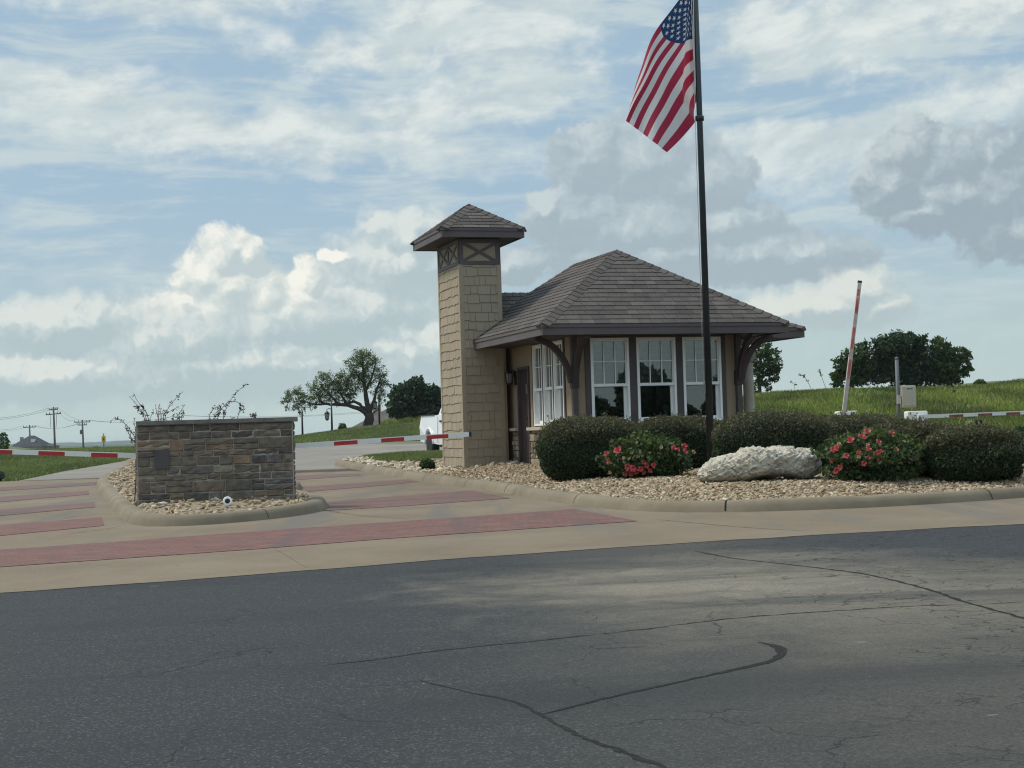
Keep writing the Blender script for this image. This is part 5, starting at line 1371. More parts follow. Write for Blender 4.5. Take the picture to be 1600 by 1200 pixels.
# rose bushes
def rose(px, ptop, pbase, hw_, d, dep, label, flowers, faded, seed):
    c = at(px, pbase, d); g = RB(c.x, c.y); h = at(px, ptop, d).z - g; rx = hw_ / F * d
    e = empty('rose_bush', Vector((c.x, d, g)), label, 'rose bush', 'flowering rose bushes in the gravel bed')
    n = 7600; D = fib(n); r = lumps(D, 18, .15, seed) * rng.uniform(.30, 1.10, n) ** .4
    C = D * r[:, None] * np.array([rx, dep, h * .56]) + np.array([c.x, d, g + h * .46]); k = C[:, 2] > g + .02
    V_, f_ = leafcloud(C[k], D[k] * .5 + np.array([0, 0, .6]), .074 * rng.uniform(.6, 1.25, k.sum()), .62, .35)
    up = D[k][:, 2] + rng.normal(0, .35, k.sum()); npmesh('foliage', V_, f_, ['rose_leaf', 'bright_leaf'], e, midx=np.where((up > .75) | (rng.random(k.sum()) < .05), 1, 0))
    mb = MB()
    for _ in range(26):
        t = random.uniform(0, 6.28); q = Vector((c.x + rx * .8 * math.cos(t) * random.random(), d + dep * .8 * math.sin(t) * random.random(), g + h * random.uniform(.5, .95)))
        mb.tube([(c.x + random.gauss(0, .05), d + random.gauss(0, .05), g), Vector((c.x, d, g)).lerp(q, .5) + Z * .06, q], [.010, .007, .004], 5)
    mb.build('stem', 'bark', e)
    for i, (fx, fy, fs) in enumerate(flowers + faded):
        nx = (fx - px) / hw_; z_ = at(fx, fy, d).z; nz = (z_ - g - h * .46) / (h * .56); ny = -math.sqrt(max(.05, 1 - min(.98, nx * nx + nz * nz)))
        q = at(fx, fy, d + dep * ny * 1.03 - .02); nr = (Vector((nx * .7, -1.0, nz * .7 + .35))).normalized()
        ax = nr.orthogonal().normalized(); ay = nr.cross(ax); R_ = fs / F * d * .95; mb = MB()
        for ringn, rr, tilt in ((5, 1.0, .35), (5, .72, .75), (4, .42, 1.15)):
            for kk in range(ringn):
                t = 6.283 * (kk + random.random() * .5) / ringn + rr * 2; dr_ = ax * math.cos(t) + ay * math.sin(t); sd = nr.cross(dr_); rv = R_ * rr * random.uniform(.85, 1.15)
                o_ = dr_ * math.cos(tilt) + nr * math.sin(tilt); b0 = q + nr * R_ * .1
                mb.add([b0, b0 + o_ * rv * .55 + sd * rv * .42, b0 + o_ * rv * .95 + sd * rv * .30 + nr * rv * .10, b0 + o_ * rv * 1.05 + nr * rv * .05, b0 + o_ * rv * .95 - sd * rv * .30 + nr * rv * .10, b0 + o_ * rv * .55 - sd * rv * .42, b0 + o_ * rv * .6 - nr * rv * .05],
                       [(0, 1, 6), (1, 2, 3, 6), (6, 3, 4, 5), (0, 6, 5)], 0, True)
        mb.build('flower', 'petal' if i < len(flowers) else 'petal_faded', e, fix=False)
rose(1014, 680, 749, 70, foot(1014, 748, .5), .5, 'rounded rose bush with pink red blooms left of the flagpole foot',
     [(966, 704, 7), (1052, 701, 5.5), (1068, 698, 6), (1070, 706, 5), (981, 730, 6), (990, 731, 6), (1001, 733, 5.5), (1011, 728, 4.5), (1021, 727, 4.5), (977, 740, 5), (1016, 735, 4), (951, 721, 4), (1006, 723, 4), (986, 740, 5), (948, 709, 4.5), (994, 738, 4), (1059, 703, 4), (1006, 738, 4)],
     [(1083, 707, 4.5), (954, 738, 3.5), (1033, 700, 3), (975, 716, 3)], 5)
rose(1369, 673, 758, 73, foot(1369, 757, .55), .55, 'tall rose bush with scattered red blooms right of the boulder',
     [(1303, 703, 6), (1308, 701, 5), (1329, 689, 6.5), (1346, 682, 5.5), (1355, 676, 6.5), (1351, 684, 4), (1393, 677, 5), (1373, 691, 5), (1373, 707, 4.5), (1368, 710, 5), (1377, 706, 4), (1323, 712, 5), (1342, 707, 4.5), (1357, 702, 4.5), (1356, 716, 4.5), (1350, 724, 5), (1308, 735, 6.5), (1313, 730, 5), (1373, 721, 4.5), (1432, 715, 5), (1300, 720, 4), (1386, 677, 4)],
     [(1400, 703, 4.5), (1311, 694, 3.5), (1356, 695, 3.5), (1436, 700, 3.5), (1412, 690, 3), (1342, 714, 3.5), (1420, 722, 3)], 9)

# boulder
bc = gnd(1190, 753, RB); bc.y += .30; dB = bc.y; gB = RB(bc.x, bc.y); hB = at(1215, 697, dB).z - gB; wB = 193 / F * dB
bv, bf = icos(7)
ox = np.array([p[0] for p in ((1097, 0), (1106, 0))])
prof_x = (np.array([1097, 1102, 1112, 1125, 1145, 1165, 1180, 1195, 1230, 1262, 1280, 1290, 1292]) - 1194.5) / 96.5
prof_t = (751 - np.array([738, 729, 721, 714.5, 709, 704.5, 699, 697, 697.5, 699.5, 702, 709, 722])) / 54.0
prof_b = (753 - np.array([741, 747, 750, 751, 751, 752, 748, 745, 743, 750, 746, 741, 733])) / 54.0
xx = np.clip(bv[:, 0] * 1.0, -1, 1); tp = np.interp(xx, prof_x, prof_t); bt = np.minimum(np.interp(xx, prof_x, prof_b), tp - .05)
rad = np.sqrt(np.maximum(1e-6, 1 - xx ** 2)); zz = np.clip(bv[:, 2] / np.maximum(rad, .02), -1, 1); yy = bv[:, 1] / np.maximum(rad, .02)
zs = np.sign(zz) * np.abs(zz) ** .55
Pz = (tp + bt) / 2 + (tp - bt) / 2 * zs; Py = np.sign(yy) * np.abs(yy) ** .8 * (.50 * np.maximum(rad, .1) ** .6)
BV = np.stack([xx * wB / 2, Py * 1.05, Pz * hB], 1)
BN = np.zeros(len(BV))
for i, v in enumerate(BV):
    p = Vector((v[0] * 1.15, v[1], v[2])); a = mnoise.fractal(p * 2.0 + Vector((3, 1, 7)), .9, 2.1, 5)
    wp = p + Vector((mnoise.noise(p * 3), mnoise.noise(p * 3 + Vector((7, 0, 0))), mnoise.noise(p * 3 + Vector((0, 9, 0))))) * .10
    lay = Vector((wp.x * 3.2, wp.y * 5, (wp.z - wp.x * .35) * 15)); r1 = 1 - abs(mnoise.noise(lay)) * 2
    r2 = 1 - abs(mnoise.noise(wp * 6 + Vector((0, 9, 2)))) * 2; r3 = 1 - abs(mnoise.noise(wp * 15)) * 2
    cell = mnoise.voronoi(wp * 4.2)[0]; ed = min(.25, cell[1] - cell[0])
    BN[i] = .075 * a + .034 * r1 + .014 * r2 + .013 * r3 + .11 * ed + .012 * mnoise.fractal(p * 34, .8, 2.2, 4) - .055
    BN[i] *= .75 if v[2] > .35 else 1.0
NN = BV / (np.linalg.norm(BV / np.array([wB / 2, .55, hB]), axis=1)[:, None] + 1e-6) / np.array([wB / 2, .55, hB]) ** 2; NN /= np.linalg.norm(NN, axis=1)[:, None] + 1e-9
BV = BV + NN * BN[:, None] + np.array([bc.x, bc.y, gB - .02])
bo = npmesh('boulder', BV, bf, 'rock', None, (bc.x, bc.y, gB), smooth=True); tag(bo, 'large pale rough limestone boulder lying on the gravel between the roses', 'boulder')

# ------------------------------------------------------------------ trees
def tree(name, label, base, d, limbs, clumps, leafm, leaf, dens, group=None, depth=1.0, droop=0.0, asp=.45, hollow=.35, fn=Tz):
    """limbs: list of (pixel path, r0, r1); clumps: (px, py, radius px[, squash]); all at distance d"""
    b = at(*base, d); b.z = fn(b.x, b.y) - .1
    e = empty(name, b, label, 'tree', group); mb = MB()
    for l, ra, rb in limbs:
        P = [at(x, y, d + random.uniform(-.3, .3) * k / max(1, len(l) - 1)) for k, (x, y) in enumerate(l)]
        if l[0] == base: P[0] = b.copy()
        C = catmull(P, .3); n = len(C); C = [c + Vector([random.gauss(0, ra * .12) for _ in range(3)]) if 0 < i < n - 1 else c for i, c in enumerate(C)]
        mb.tube(C, [ra + (rb - ra) * (i / (n - 1)) ** .8 for i in range(n)], 8)
    Cs, Ns = [], []
    for cl in clumps:
        x, y, r = cl[:3]; sq = cl[3] if len(cl) > 3 else .85; rm = r / F * d
        c = np.array(at(x, y, d)[:]) + np.array([0, rng.uniform(-.5, .5) * rm * depth, 0])
        n = int(dens * 2.2 * (rm ** 2)); rm *= 1.08; D = rng.normal(size=(n, 3)); D /= np.linalg.norm(D, axis=1)[:, None]
        # twig bundles: leaves gather on little sprays, leaving gaps
        k = max(8, n // 13); S = rng.normal(size=(k, 3)); S /= np.linalg.norm(S, axis=1)[:, None]; S *= (rng.uniform(hollow, 1.0, k) ** .6)[:, None]
        idx = rng.integers(0, k, n); Q = S[idx] + rng.normal(0, .17, (n, 3))
        Cs.append(c + Q * np.array([rm, rm * depth, rm * sq])); Ns.append(D)
        for s_ in S[:max(3, k // 4)]:
            q = c + s_ * np.array([rm, rm * depth, rm * sq]) * .8; cc = Vector(c) + Vector((0, 0, -rm * .35))
            mb.tube([cc, cc.lerp(Vector(q), .55) + Z * rm * .05, Vector(q)], [max(.015, rm * .030), rm * .016, rm * .006], 4, cap=False)
    V_, f_ = leafcloud(np.concatenate(Cs), np.concatenate(Ns), leaf, asp, .25, droop)
    mb.build('trunk', 'bark', e); npmesh('crown', V_, f_, leafm, e); return e
dO = 140
tree('mesquite_tree', 'tall spreading tree with a forked leaning trunk and airy crown on the grassy knoll', (576, 673), dO,
     [([(576, 673), (575, 664), (576, 655), (577, 645)], .50, .38), ([(576, 652), (570, 645), (563, 640), (553, 635), (543, 633), (528, 632), (512, 631), (498, 626)], .25, .08),
      ([(577, 645), (572, 638), (566, 636), (562, 631), (553, 628), (545, 630), (540, 632)], .20, .10), ([(577, 646), (574, 630), (571, 612), (569, 590), (567, 570), (565, 552)], .30, .06),
      ([(577, 646), (582, 634), (586, 618), (592, 600), (597, 585)], .22, .05), ([(571, 610), (579, 595), (585, 575), (588, 560)], .14, .04), ([(570, 600), (560, 588), (550, 575)], .13, .04),
      ([(528, 632), (520, 622), (510, 612), (500, 600)], .13, .04), ([(543, 633), (536, 622), (530, 608), (526, 596)], .13, .04), ([(512, 631), (495, 632), (478, 628), (462, 624)], .11, .03), ([(578, 648), (590, 640), (596, 630)], .08, .03)],
     [(566, 556, 15), (553, 566, 13), (580, 565, 14), (566, 578, 15), (547, 585, 14), (592, 583, 14), (577, 595, 13), (556, 602, 14), (600, 598, 10), (590, 610, 11), (596, 620, 8, 1.2),
      (520, 592, 14), (505, 588, 10), (497, 604, 15), (533, 605, 14), (515, 612, 16), (545, 612, 13), (490, 620, 13), (505, 624, 11), (530, 622, 12), (548, 622, 9), (560, 590, 12), (538, 593, 11),
      (466, 611, 10), (456, 619, 12), (470, 624, 11), (446, 626, 7), (462, 635, 8), (472, 641, 7, 1.4), (480, 633, 7), (450, 635, 5, 1.4), (490, 634, 6, 1.3), (582, 633, 5, 1.3)],
     'oak_leaf', .21, 430, None, .9, .35, .34, .2)
tree('round_tree', 'dense dark rounded tree behind the white pickup', (645, 668), 152, [([(645, 668), (645, 650), (646, 630)], .3, .15)],
     [(645, 607, 17), (630, 618, 17), (662, 616, 18), (622, 634, 16), (645, 632, 20), (668, 632, 18), (632, 646, 16), (655, 648, 18), (676, 646, 14), (614, 642, 9), (648, 598, 11), (685, 618, 13), (690, 636, 13), (640, 655, 14), (668, 655, 14)],
     ['dark_leaf'], .42, 330, None, .9, 0, .6, .5)
tree('leafy_tree', 'single leafy tree seen between the gatehouse corner and the right hill', (1186, 618), 100, [([(1186, 618), (1187, 600), (1186, 580), (1190, 560)], .16, .06), ([(1187, 598), (1196, 585), (1204, 575)], .08, .03)],
     [(1196, 545, 13), (1182, 552, 12), (1206, 556, 14), (1190, 565, 14), (1210, 570, 12), (1200, 580, 13), (1184, 583, 11), (1206, 590, 10), (1192, 597, 10), (1180, 600, 9), (1212, 583, 7), (1176, 575, 12), (1201, 603, 6, 1.3), (1178, 611, 7)],
     ['tree_leaf', 'dark_leaf'][:1], .27, 420, 'trees on the right hill', .9, .2, .4, .35)
hill = [('large dark tree in the middle of the clump on the right hill', 1400, [(1400, 540, 20), (1380, 548, 18), (1425, 545, 20), (1372, 565, 18), (1398, 565, 22), (1425, 568, 22), (1445, 558, 18), (1385, 583, 20), (1412, 586, 20), (1438, 583, 20), (1410, 530, 11), (1436, 532, 10), (1380, 534, 9), (1392, 527, 7), (1424, 526, 7)], 'dark_leaf'),
        ('small dark tree at the left end of the clump on the right hill', 1330, [(1342, 553, 13), (1326, 560, 13), (1312, 570, 11), (1338, 572, 16), (1318, 585, 14), (1345, 588, 15), (1304, 588, 8), (1355, 570, 12), (1358, 590, 12), (1312, 597, 9), (1336, 598, 10), (1347, 542, 8)], 'tree_leaf'),
        ('paler spiky tree at the right end of the clump on the right hill', 1482, [(1470, 548, 15), (1486, 558, 15), (1462, 565, 16), (1482, 575, 17), (1500, 566, 12), (1472, 588, 16), (1496, 585, 13), (1508, 578, 8), (1456, 583, 12), (1466, 536, 8), (1480, 543, 8), (1511, 556, 6), (1517, 575, 5), (1506, 547, 5)], 'bright_leaf')]
for lab, cx_, cl, lm_ in hill:
    tree('leafy_tree', lab, (cx_, 600), 112, [([(cx_, 600), (cx_ + 1, 585), (cx_, 565), (cx_ - 2, 548)], .22, .06), ([(cx_, 590), (cx_ + 14, 575), (cx_ + 22, 560)], .12, .03), ([(cx_, 588), (cx_ - 14, 573), (cx_ - 20, 560)], .12, .03)],
         [(a, b, r * 1.18) for a, b, r in cl], lm_ if lm_ != 'bright_leaf' else 'tree_leaf', .36, 360, 'trees on the right hill', .9, .1, .4, .3)
# small scrub on the knoll and mound
for px, pt, pb, hw_, d, lab, lv in ((535, 662, 678, 7, 133, 'small upright sapling between the lamp post and the spreading tree', 'tree_leaf'), (508, 677, 685, 9, 131, 'low scrub bush at the foot of the leaning lamp post', 'tree_leaf'),
                                    (526, 672, 680, 5, 132, 'tiny bush left of the sapling on the knoll', 'tree_leaf'), (4, 677, 693, 9, 116, 'scrubby bush on the grassy mound at the far left', 'tree_leaf'), (1532, 593, 600, 12, 88, 'low pale scrub on the hill crest right of the trees', 'bright_leaf')):
    softbush('scrub_bush', px, pt, pb, hw_, d, .4, lab, 'bush', [lv], 500, .22, lambda x, y: Tz(x, y) - .1, int(px))

# ------------------------------------------------------------------ grass
def blades(name, n, region, h0, h1, w_, m, zf, seed=0, lean=.35):
    r = np.random.default_rng(seed); x, y = region(r, n); n = len(x); z = zf(x, y)
    t = r.uniform(0, 6.283, n); h = r.uniform(h0, h1, n); l = h * r.uniform(.05, lean, n); lx, ly = np.cos(t) * l, np.sin(t) * l
    t2 = r.uniform(0, 6.283, n); wx, wy = np.cos(t2) * w_ * .5, np.sin(t2) * w_ * .5
    V_ = np.stack([np.stack([x - wx, y - wy, z - .03], 1), np.stack([x + wx, y + wy, z - .03], 1), np.stack([x + wx * .7 + lx * .5, y + wy * .7 + ly * .5, z + h * .62], 1), np.stack([x + lx, y + ly, z + h], 1), np.stack([x - wx * .7 + lx * .5, y - wy * .7 + ly * .5, z + h * .62], 1)], 1).reshape(-1, 3)
    o = npmesh(name, V_, np.arange(5 * n).reshape(n, 5), m); o['kind'] = 'stuff'; return o
GXP = ([13, 35, 58, 80, 100, 150, 300, 1000, 6500], [0, .297, .56, .88, .95, .6, -4, -10, -14])
def Tv(x, y): return np.interp(y, *GXP) + bumps(x, y) - .03
def hillreg(r, n):
    y = 47 + 60 * r.random(n) ** 1.15; x = y * r.uniform(.150, .372, n)
    cl = np.sin(x * 1.7 + 2.1 * np.sin(y * .37)) + np.sin(y * 1.1 + 1.3 * np.sin(x * .9)) + r.normal(0, .8, n)
    return x[cl > -.7], y[cl > -.7]
blades('hill_grass', 110000, hillreg, .10, .32, .05, 'grass_blade', Tv, 1, .9)
def crestreg(r, n):
    y = r.uniform(76, 90, n); x = y * r.uniform(.150, .372, n); return x, y
blades('hill_grass', 15000, crestreg, .08, .30, .04, 'grass_blade', Tv, 2, .7)
def knollreg(r, n):
    y = r.uniform(84, 138, n); x = y * r.uniform(-.150, -.035, n); return x, y
blades('knoll_grass', 40000, knollreg, .10, .26, .07, 'lawn_blade', Tv, 3, .8)
def tuftreg(r, n):
    px = r.uniform(594, 690, n); y = r.uniform(124, 134, n); x = (px - 800) / F * y; k = r.random(n) < np.clip(.35 + .65 * np.sin(px * .23) , .1, 1); return x[k], y[k]
blades('tall_grass', 9000, tuftreg, .25, .7, .06, 'grass_blade', Tv, 4, .5)
lg = [(p.x, p.y) for p in lgrass] 
def vergereg(r, n):
    y = r.uniform(40, 100, n); x = y * r.uniform(-.37, -.20, n)
    edge_x = np.interp(y, [p[1] for p in lg] + [130], [p[0] for p in lg] + [lg[-1][0] - 14])
    k = x < edge_x - .05; return x[k], y[k]
blades('verge_grass', 45000, vergereg, .05, .15, .05, 'lawn_blade', Tv, 5, .9)
def lawnreg(r, n):
    xs = [p[0] for p in lawn]; ys = [p[1] for p in lawn]; x = r.uniform(min(xs), max(xs), n); y = r.uniform(min(ys), max(ys), n); k = inpoly(x, y, lawn); return x[k], y[k]
blades('lawn_grass', 26000, lawnreg, .05, .13, .03, 'lawn_blade', RBv, 6, .9)
# rank weeds behind the right-hand hedges
def weedreg(r, n):
    y = r.uniform(31.5, 46, n); x = y * r.uniform(.262, .345, n); k = r.random(n) < .75; return x[k], y[k]
blades('tall_grass', 5200, weedreg, .25, .75, .022, 'grass_blade', lambda x, y: np.interp(y, *GXP), 7, .6)
# single tall weed stalks
for l, d, lab in (([(1301, 690), (1290, 662), (1275, 625), (1262, 596), (1256, 587), (1250, 586)], 42, 'long bent weed stalk with a drooping head left of the raised arm'), ([(1312, 690), (1303, 655), (1292, 612), (1280, 579)], 42.6, 'tall straight weed stalk left of the raised arm'),
                  ([(1507, 668), (1502, 645), (1495, 620), (1488, 603)], 38, 'thin leaning weed stalk crossing the brown banded barrier arm'), ([(1236, 640), (1240, 612), (1243, 601), (1236, 597)], 50, 'short nodding weed stalk near the gatehouse corner')):
    P = [at(x, y, d) for x, y in l]; P[0].z = G(d) - .02 if d > 37 else P[0].z; C = catmull(P, .1)
    e = empty('weed_stalk', P[0], lab, 'weed', 'tall weed stalks before the hill'); n = len(C)
    MB().tube(C, [.013 - .008 * i / n for i in range(n)], 5).build('stem', 'grass_blade', e)
    c = C[-2]; Q = np.array([(C[-1 - int(k * n * .12)] + Vector([random.gauss(0, .02) for _ in range(3)]))[:] for k in np.random.default_rng(3).random(40)])
    V_, f_ = leafcloud(Q, rng.normal(size=Q.shape), .06, .4); npmesh('seed_head', V_, f_, 'dry_leaf', e)

# ------------------------------------------------------------------ pickup
def pickup():
    d = 50.0; foot = at(677, 714, d); g = G(d) + .004
    hd = Vector((math.sin(R(18)), -math.cos(R(18)), 0)); sd = Vector((-hd.y, hd.x, 0)) * -1  # hd: forward, sd: its right side (towards the camera's left)
    if sd.x > 0: sd = -sd
    o = Vector((foot.x, foot.y, g)) - sd * .86 + hd * 0                  # ground point under the rear axle centre
    e = empty('pickup_truck', o + hd * 1.8, 'white pickup truck standing on the back road, half hidden by the tower', 'pickup truck')
    def Q(f, s, z): return o + hd * (f + (.42 if f > .55 else 0)) + sd * s + Z * z
    def loft(mb, secs, m=0):
        k = len(secs[0]); vs = [p for s in secs for p in s]; fs = [(i * k + j, i * k + (j + 1) % k, (i + 1) * k + (j + 1) % k, (i + 1) * k + j) for i in range(len(secs) - 1) for j in range(k)]
        fs += [tuple(range(k))[::-1], tuple((len(secs) - 1) * k + j for j in range(k))]; mb.add(vs, fs, m)
    # body side outline with wheel arches, extruded across the width
    def arch(c, r, n=10): return [(c - r * math.cos(math.pi * i / n), .40 + r * math.sin(math.pi * i / n)) for i in range(n + 1)]
    out = [(-1.16, .52)] + [(a, max(.46, b)) for a, b in arch(0, .47)] + [(.6, .42), (3.1, .42)] + [(a, max(.46, b)) for a, b in arch(3.65, .47)] + [(4.5, .5), (4.58, .95), (4.45, 1.12), (2.95, 1.20), (2.9, 1.36), (-1.12, 1.36), (-1.19, 1.0)]
    mb = MB(); n = len(out)
    for s0, s1, ins in ((-.98, -.90, .02), (-.90, .90, 0), (.90, .98, .02)):
        pass
    A_ = [Q(f, .985 - (.05 if z > 1.2 else .015 if z < .6 else 0), z) for f, z in out]; B_ = [Q(f, -.985 + (.05 if z > 1.2 else .015 if z < .6 else 0), z) for f, z in out]
    bm = bmesh.new(); va = [bm.verts.new(p) for p in A_]; vb_ = [bm.verts.new(p) for p in B_]
    fa = bm.faces.new(va); fb_ = bm.faces.new(vb_[::-1])
    for i in range(n): bm.faces.new((va[i], va[(i + 1) % n], vb_[(i + 1) % n], vb_[i]))
    bmesh.ops.triangulate(bm, faces=[fa, fb_]); bmesh.ops.recalc_face_normals(bm, faces=bm.faces[:]); bm.verts.index_update()
    mb.add([v.co.copy() for v in bm.verts], [[v.index for v in f.verts] for f in bm.faces]); bm.free()
    body = mb.build('body', 'white_paint', e)
    mb = MB(); sec = lambda f, z0, z1, w0, w1: [Q(f, w0, z0), Q(f, w1, z1), Q(f, -w1, z1), Q(f, -w0, z0)]
    loft(mb, [[Q(.62, .93, 1.36), Q(.62, -.93, 1.36), Q(.62 + 2.35, -.93, 1.36), Q(.62 + 2.35, .93, 1.36)], [Q(.86, .76, 1.92), Q(.86, -.76, 1.92), Q(2.2, -.76, 1.93), Q(2.2, .76, 1.93)]])
    cab = mb.build('cab', 'white_paint', e)
    mb = MB()
    for s in (1, -1): mb.prism([Q(.84, s * .906, 1.42), Q(1.66, s * .906, 1.42), Q(1.66, s * .79, 1.84), Q(.98, s * .79, 1.84)], sd * s * .012); mb.prism([Q(1.74, s * .906, 1.42), Q(2.72, s * .906, 1.42), Q(2.25, s * .79, 1.84), Q(1.74, s * .79, 1.84)], sd * s * .012)
    mb.prism([Q(.655, .7, 1.45), Q(.655, -.7, 1.45), Q(.80, -.62, 1.82), Q(.80, .62, 1.82)], -hd * .03); mb.prism([Q(2.93, .78, 1.42), Q(2.93, -.78, 1.42), Q(2.28, -.66, 1.86), Q(2.28, .66, 1.86)], hd * .03)
    mb.build('window', 'car_glass', cab)
    mb = MB()
    for s in (1, -1): mb.box(Q(-.25, s * .945, 1.372), .86, .03, .014, hd, sd, Z)
    mb.box(Q(-1.13, 0, 1.372), .03, .90, .014, hd, sd, Z); mb.build('bed_rail_cap', 'dark_plastic', e)
    mb = MB()
    for s in (1, -1):      # flared wheel lips
        for c in (0, 3.65): mb.tube([Q(c - .50 * math.cos(math.pi * i / 14), s * .985, .44 + .50 * math.sin(math.pi * i / 14)) for i in range(15)], .035, 6)
    mb.build('fender_flare', 'white_paint', e)
    for f in (0, 3.65):
        for s in (1, -1):
            c = Q(f, s * .86, .40); w1 = MB().lathe(c, [(.26, -.12), (.37, -.125), (.40, -.09), (.40, .09), (.37, .125), (.26, .12)], 28, 0, sd * s).build('wheel', 'tyre', e)
            MB().lathe(c, [(.27, -.05), (.27, .10), (.25, .115), (.22, .085), (.10, .06), (.07, .10), (.001, .105)], 20, 0, sd * s).build('rim', 'rim', w1)
    MB().bevbox(Q(-1.22, 0, .58), .07, .94, .10, .03, hd, sd, Z).build('rear_bumper', 'rim', e)
    MB().bevbox(Q(4.60, 0, .58), .07, .94, .11, .03, hd, sd, Z).build('front_bumper', 'rim', e)
    for s in (1, -1):
        MB().bevbox(Q(-1.165, s * .90, 1.12), .03, .055, .20, .015, hd, sd, Z).build('tail_light', 'arm_red', e)
        MB().bevbox(Q(1.0, s * .975, 1.16), .09, .02, .028, .01, hd, sd, Z).build('door_handle', 'dark_plastic', e)
        MB().bevbox(Q(2.62, s * 1.10, 1.38), .05, .12, .10, .02, hd, sd, Z).build('mirror', 'dark_plastic', e)
        MB().bevbox(Q(4.53, s * .75, .98), .04, .16, .10, .02, hd, sd, Z).build('headlight', 'lamp_glass', e)
    MB().box(Q(1.7, 0, .42), 2.6, .5, .10, hd, sd, Z).build('chassis', 'dark_plastic', e)
    mb = MB()
    for f in (.66, 1.70, 2.75): mb.box(Q(f, .984, .9), .008, .004, .42, hd, sd, Z)
    mb.build('door_seam', 'grey_paint', e)
pickup()

# ------------------------------------------------------------------ lamp posts, houses, poles, sign
for (px, pb, pt, lx, ly, d, lab) in ((519, 678, 628, 511, 650, 134, 'dark lamp post with a hanging lantern in the gap under the spreading tree'), (593, 661, 616, 586, 633, 140, 'dark lamp post right of the spreading tree trunk before the brown roof'), (473, 688, 640, 480, 661, 132, 'slim lamp post at the left end of the knoll beside the stone wall')):
    p = at(px, pb, d); p.z = Tz(p.x, d) - .1; t = at(px - (pb - pt) * .03, pt, d); l = at(lx, ly, d)
    e = empty('lamp_post', p, lab, 'lamp post', 'lantern posts along the knoll'); p_top = Vector((p.x, d, t.z))
    MB().tube([p, p_top], [.10, .065], 10).build('post', 'black_metal', e)
    hx_ = l.x if px != 473 else p.x + .42
    if px != 473:
        MB().tube([Vector((p.x, d, l.z + .55)), Vector(((p.x + hx_) / 2, d, l.z + .66)), Vector((hx_, d, l.z + .58)), Vector((hx_, d, l.z + .42))], .035, 6).build('arm', 'black_metal', e)
        c = Vector((hx_, d, l.z)); MB().lathe(c, [(.03, .45), (.08, .40), (.26, .24), (.25, .20), (.22, .20)], 6).lathe(c, [(.02, -.42), (.12, -.36), (.17, -.30), (.17, -.26)], 6).tube([c + Vector((.15, -.02, -.27)), c + Vector((.21, -.02, .21))], .02, 5).tube([c + Vector((-.15, -.02, -.27)), c + Vector((-.21, -.02, .21))], .02, 5).build('lantern', 'black_metal', e)
        MB().lathe(c, [(.15, -.26), (.21, .20)], 6, sm=False).build('lantern_glass', 'lamp_glass', e)
def hiphouse(label, x0, x1, y, depth, z0, ze, zr, ridge0, ridge1, roofm, wallm, chim=None):
    e = empty('house', Vector(((x0 + x1) / 2, y + depth / 2, z0)), label, 'house'); ov = .5
    w_ = MB().box(Vector(((x0 + x1) / 2, y + depth / 2, (z0 + ze) / 2)), (x1 - x0) / 2, depth / 2, (ze - z0) / 2).build('wall', wallm, e)
    a, b, c, d = [Vector(p) for p in ((x0 - ov, y - ov, ze), (x1 + ov, y - ov, ze), (x1 + ov, y + depth + ov, ze), (x0 - ov, y + depth + ov, ze))]
    p, q = Vector((ridge0, y + depth / 2, zr)), Vector((ridge1, y + depth / 2, zr))
    mb = MB(); mb.poly([a, b, q, p]); mb.poly([c, d, p, q]); mb.poly([b, c, q]); mb.poly([d, a, p]); mb.poly([d, c, b, a]); rf = mb.build('roof', roofm, e)
    mb = MB()
    for i in range(3): mb.box(Vector((x0 + (x1 - x0) * (i + .5) / 3, y - .03, (z0 + ze) / 2 + .2)), .6, .03, .6)
    mb.build('window', 'car_glass', e)
    if chim: MB().box(Vector(chim), .45, .45, .8).build('chimney', wallm, rf)
    return e, rf
d = 185; k = lambda px, y, dd: at(px, y, dd)
hiphouse('brown hip roofed house half hidden behind the dark round tree', k(562, 660, d).x, k(664, 660, d).x, d - 4, 9, -2, k(560, 667.5, d).z, k(620, 631, d).z, k(618, 632, d).x, k(634, 632, d).x, 'house_roof', 'house_wall', (k(589, 643, d).x, d, k(589, 644, d).z))
d = 172
hiphouse('brown roofed house peeking out right of the dark round tree above the pickup', k(667, 650, d).x, k(745, 650, d).x, d - 4, 9, -2, k(667, 649, d).z, k(700, 626, d).z, k(697, 628, d).x, k(725, 628, d).x, 'house_roof', 'house_wall')
d = 480
e, rf = hiphouse('dark blue grey roofed house far off beneath the leftmost utility pole', k(27, 700, d).x, k(73, 700, d).x, d - 6, 12, -8, k(27, 698.5, d).z, k(50, 680.5, d).z, k(46, 680, d).x, k(54, 680, d).x, 'slate_roof', 'house_wall', (k(34, 686, d).x, d, k(34, 687, d).z))
v = k(57.5, 689.5, d); MB().box(Vector((v.x, d - 3.4, v.z)), .6, .5, .7).build('roof_dormer', 'house_white', rf)
hiphouse('low dark outbuilding beside the far blue grey roofed house', k(72, 700, d).x, k(84, 700, d).x, d - 2, 8, -8, k(77, 697.5, d).z, k(77, 694.3, d).z, k(75, 694, d).x, k(81, 694, d).x, 'slate_roof', 'house_wall')
d = 420
hiphouse('tiny pale shed far off between the utility pole and the yellow sign', k(144, 700, d).x, k(150, 700, d).x, d, 3, -6, k(147, 699, d).z, k(147, 697, d).z, k(146, 697, d).x, k(148, 697, d).x, 'slate_roof', 'house_white')
softbush('scrub_bush', 152, 698.5, 702.5, 8, 380, 1.5, 'dark low bush far off beside the tiny pale shed', 'bush', ['dark_leaf'], 500, .6, lambda x, y: at(152, 703, 380).z, 5)
POLES = []
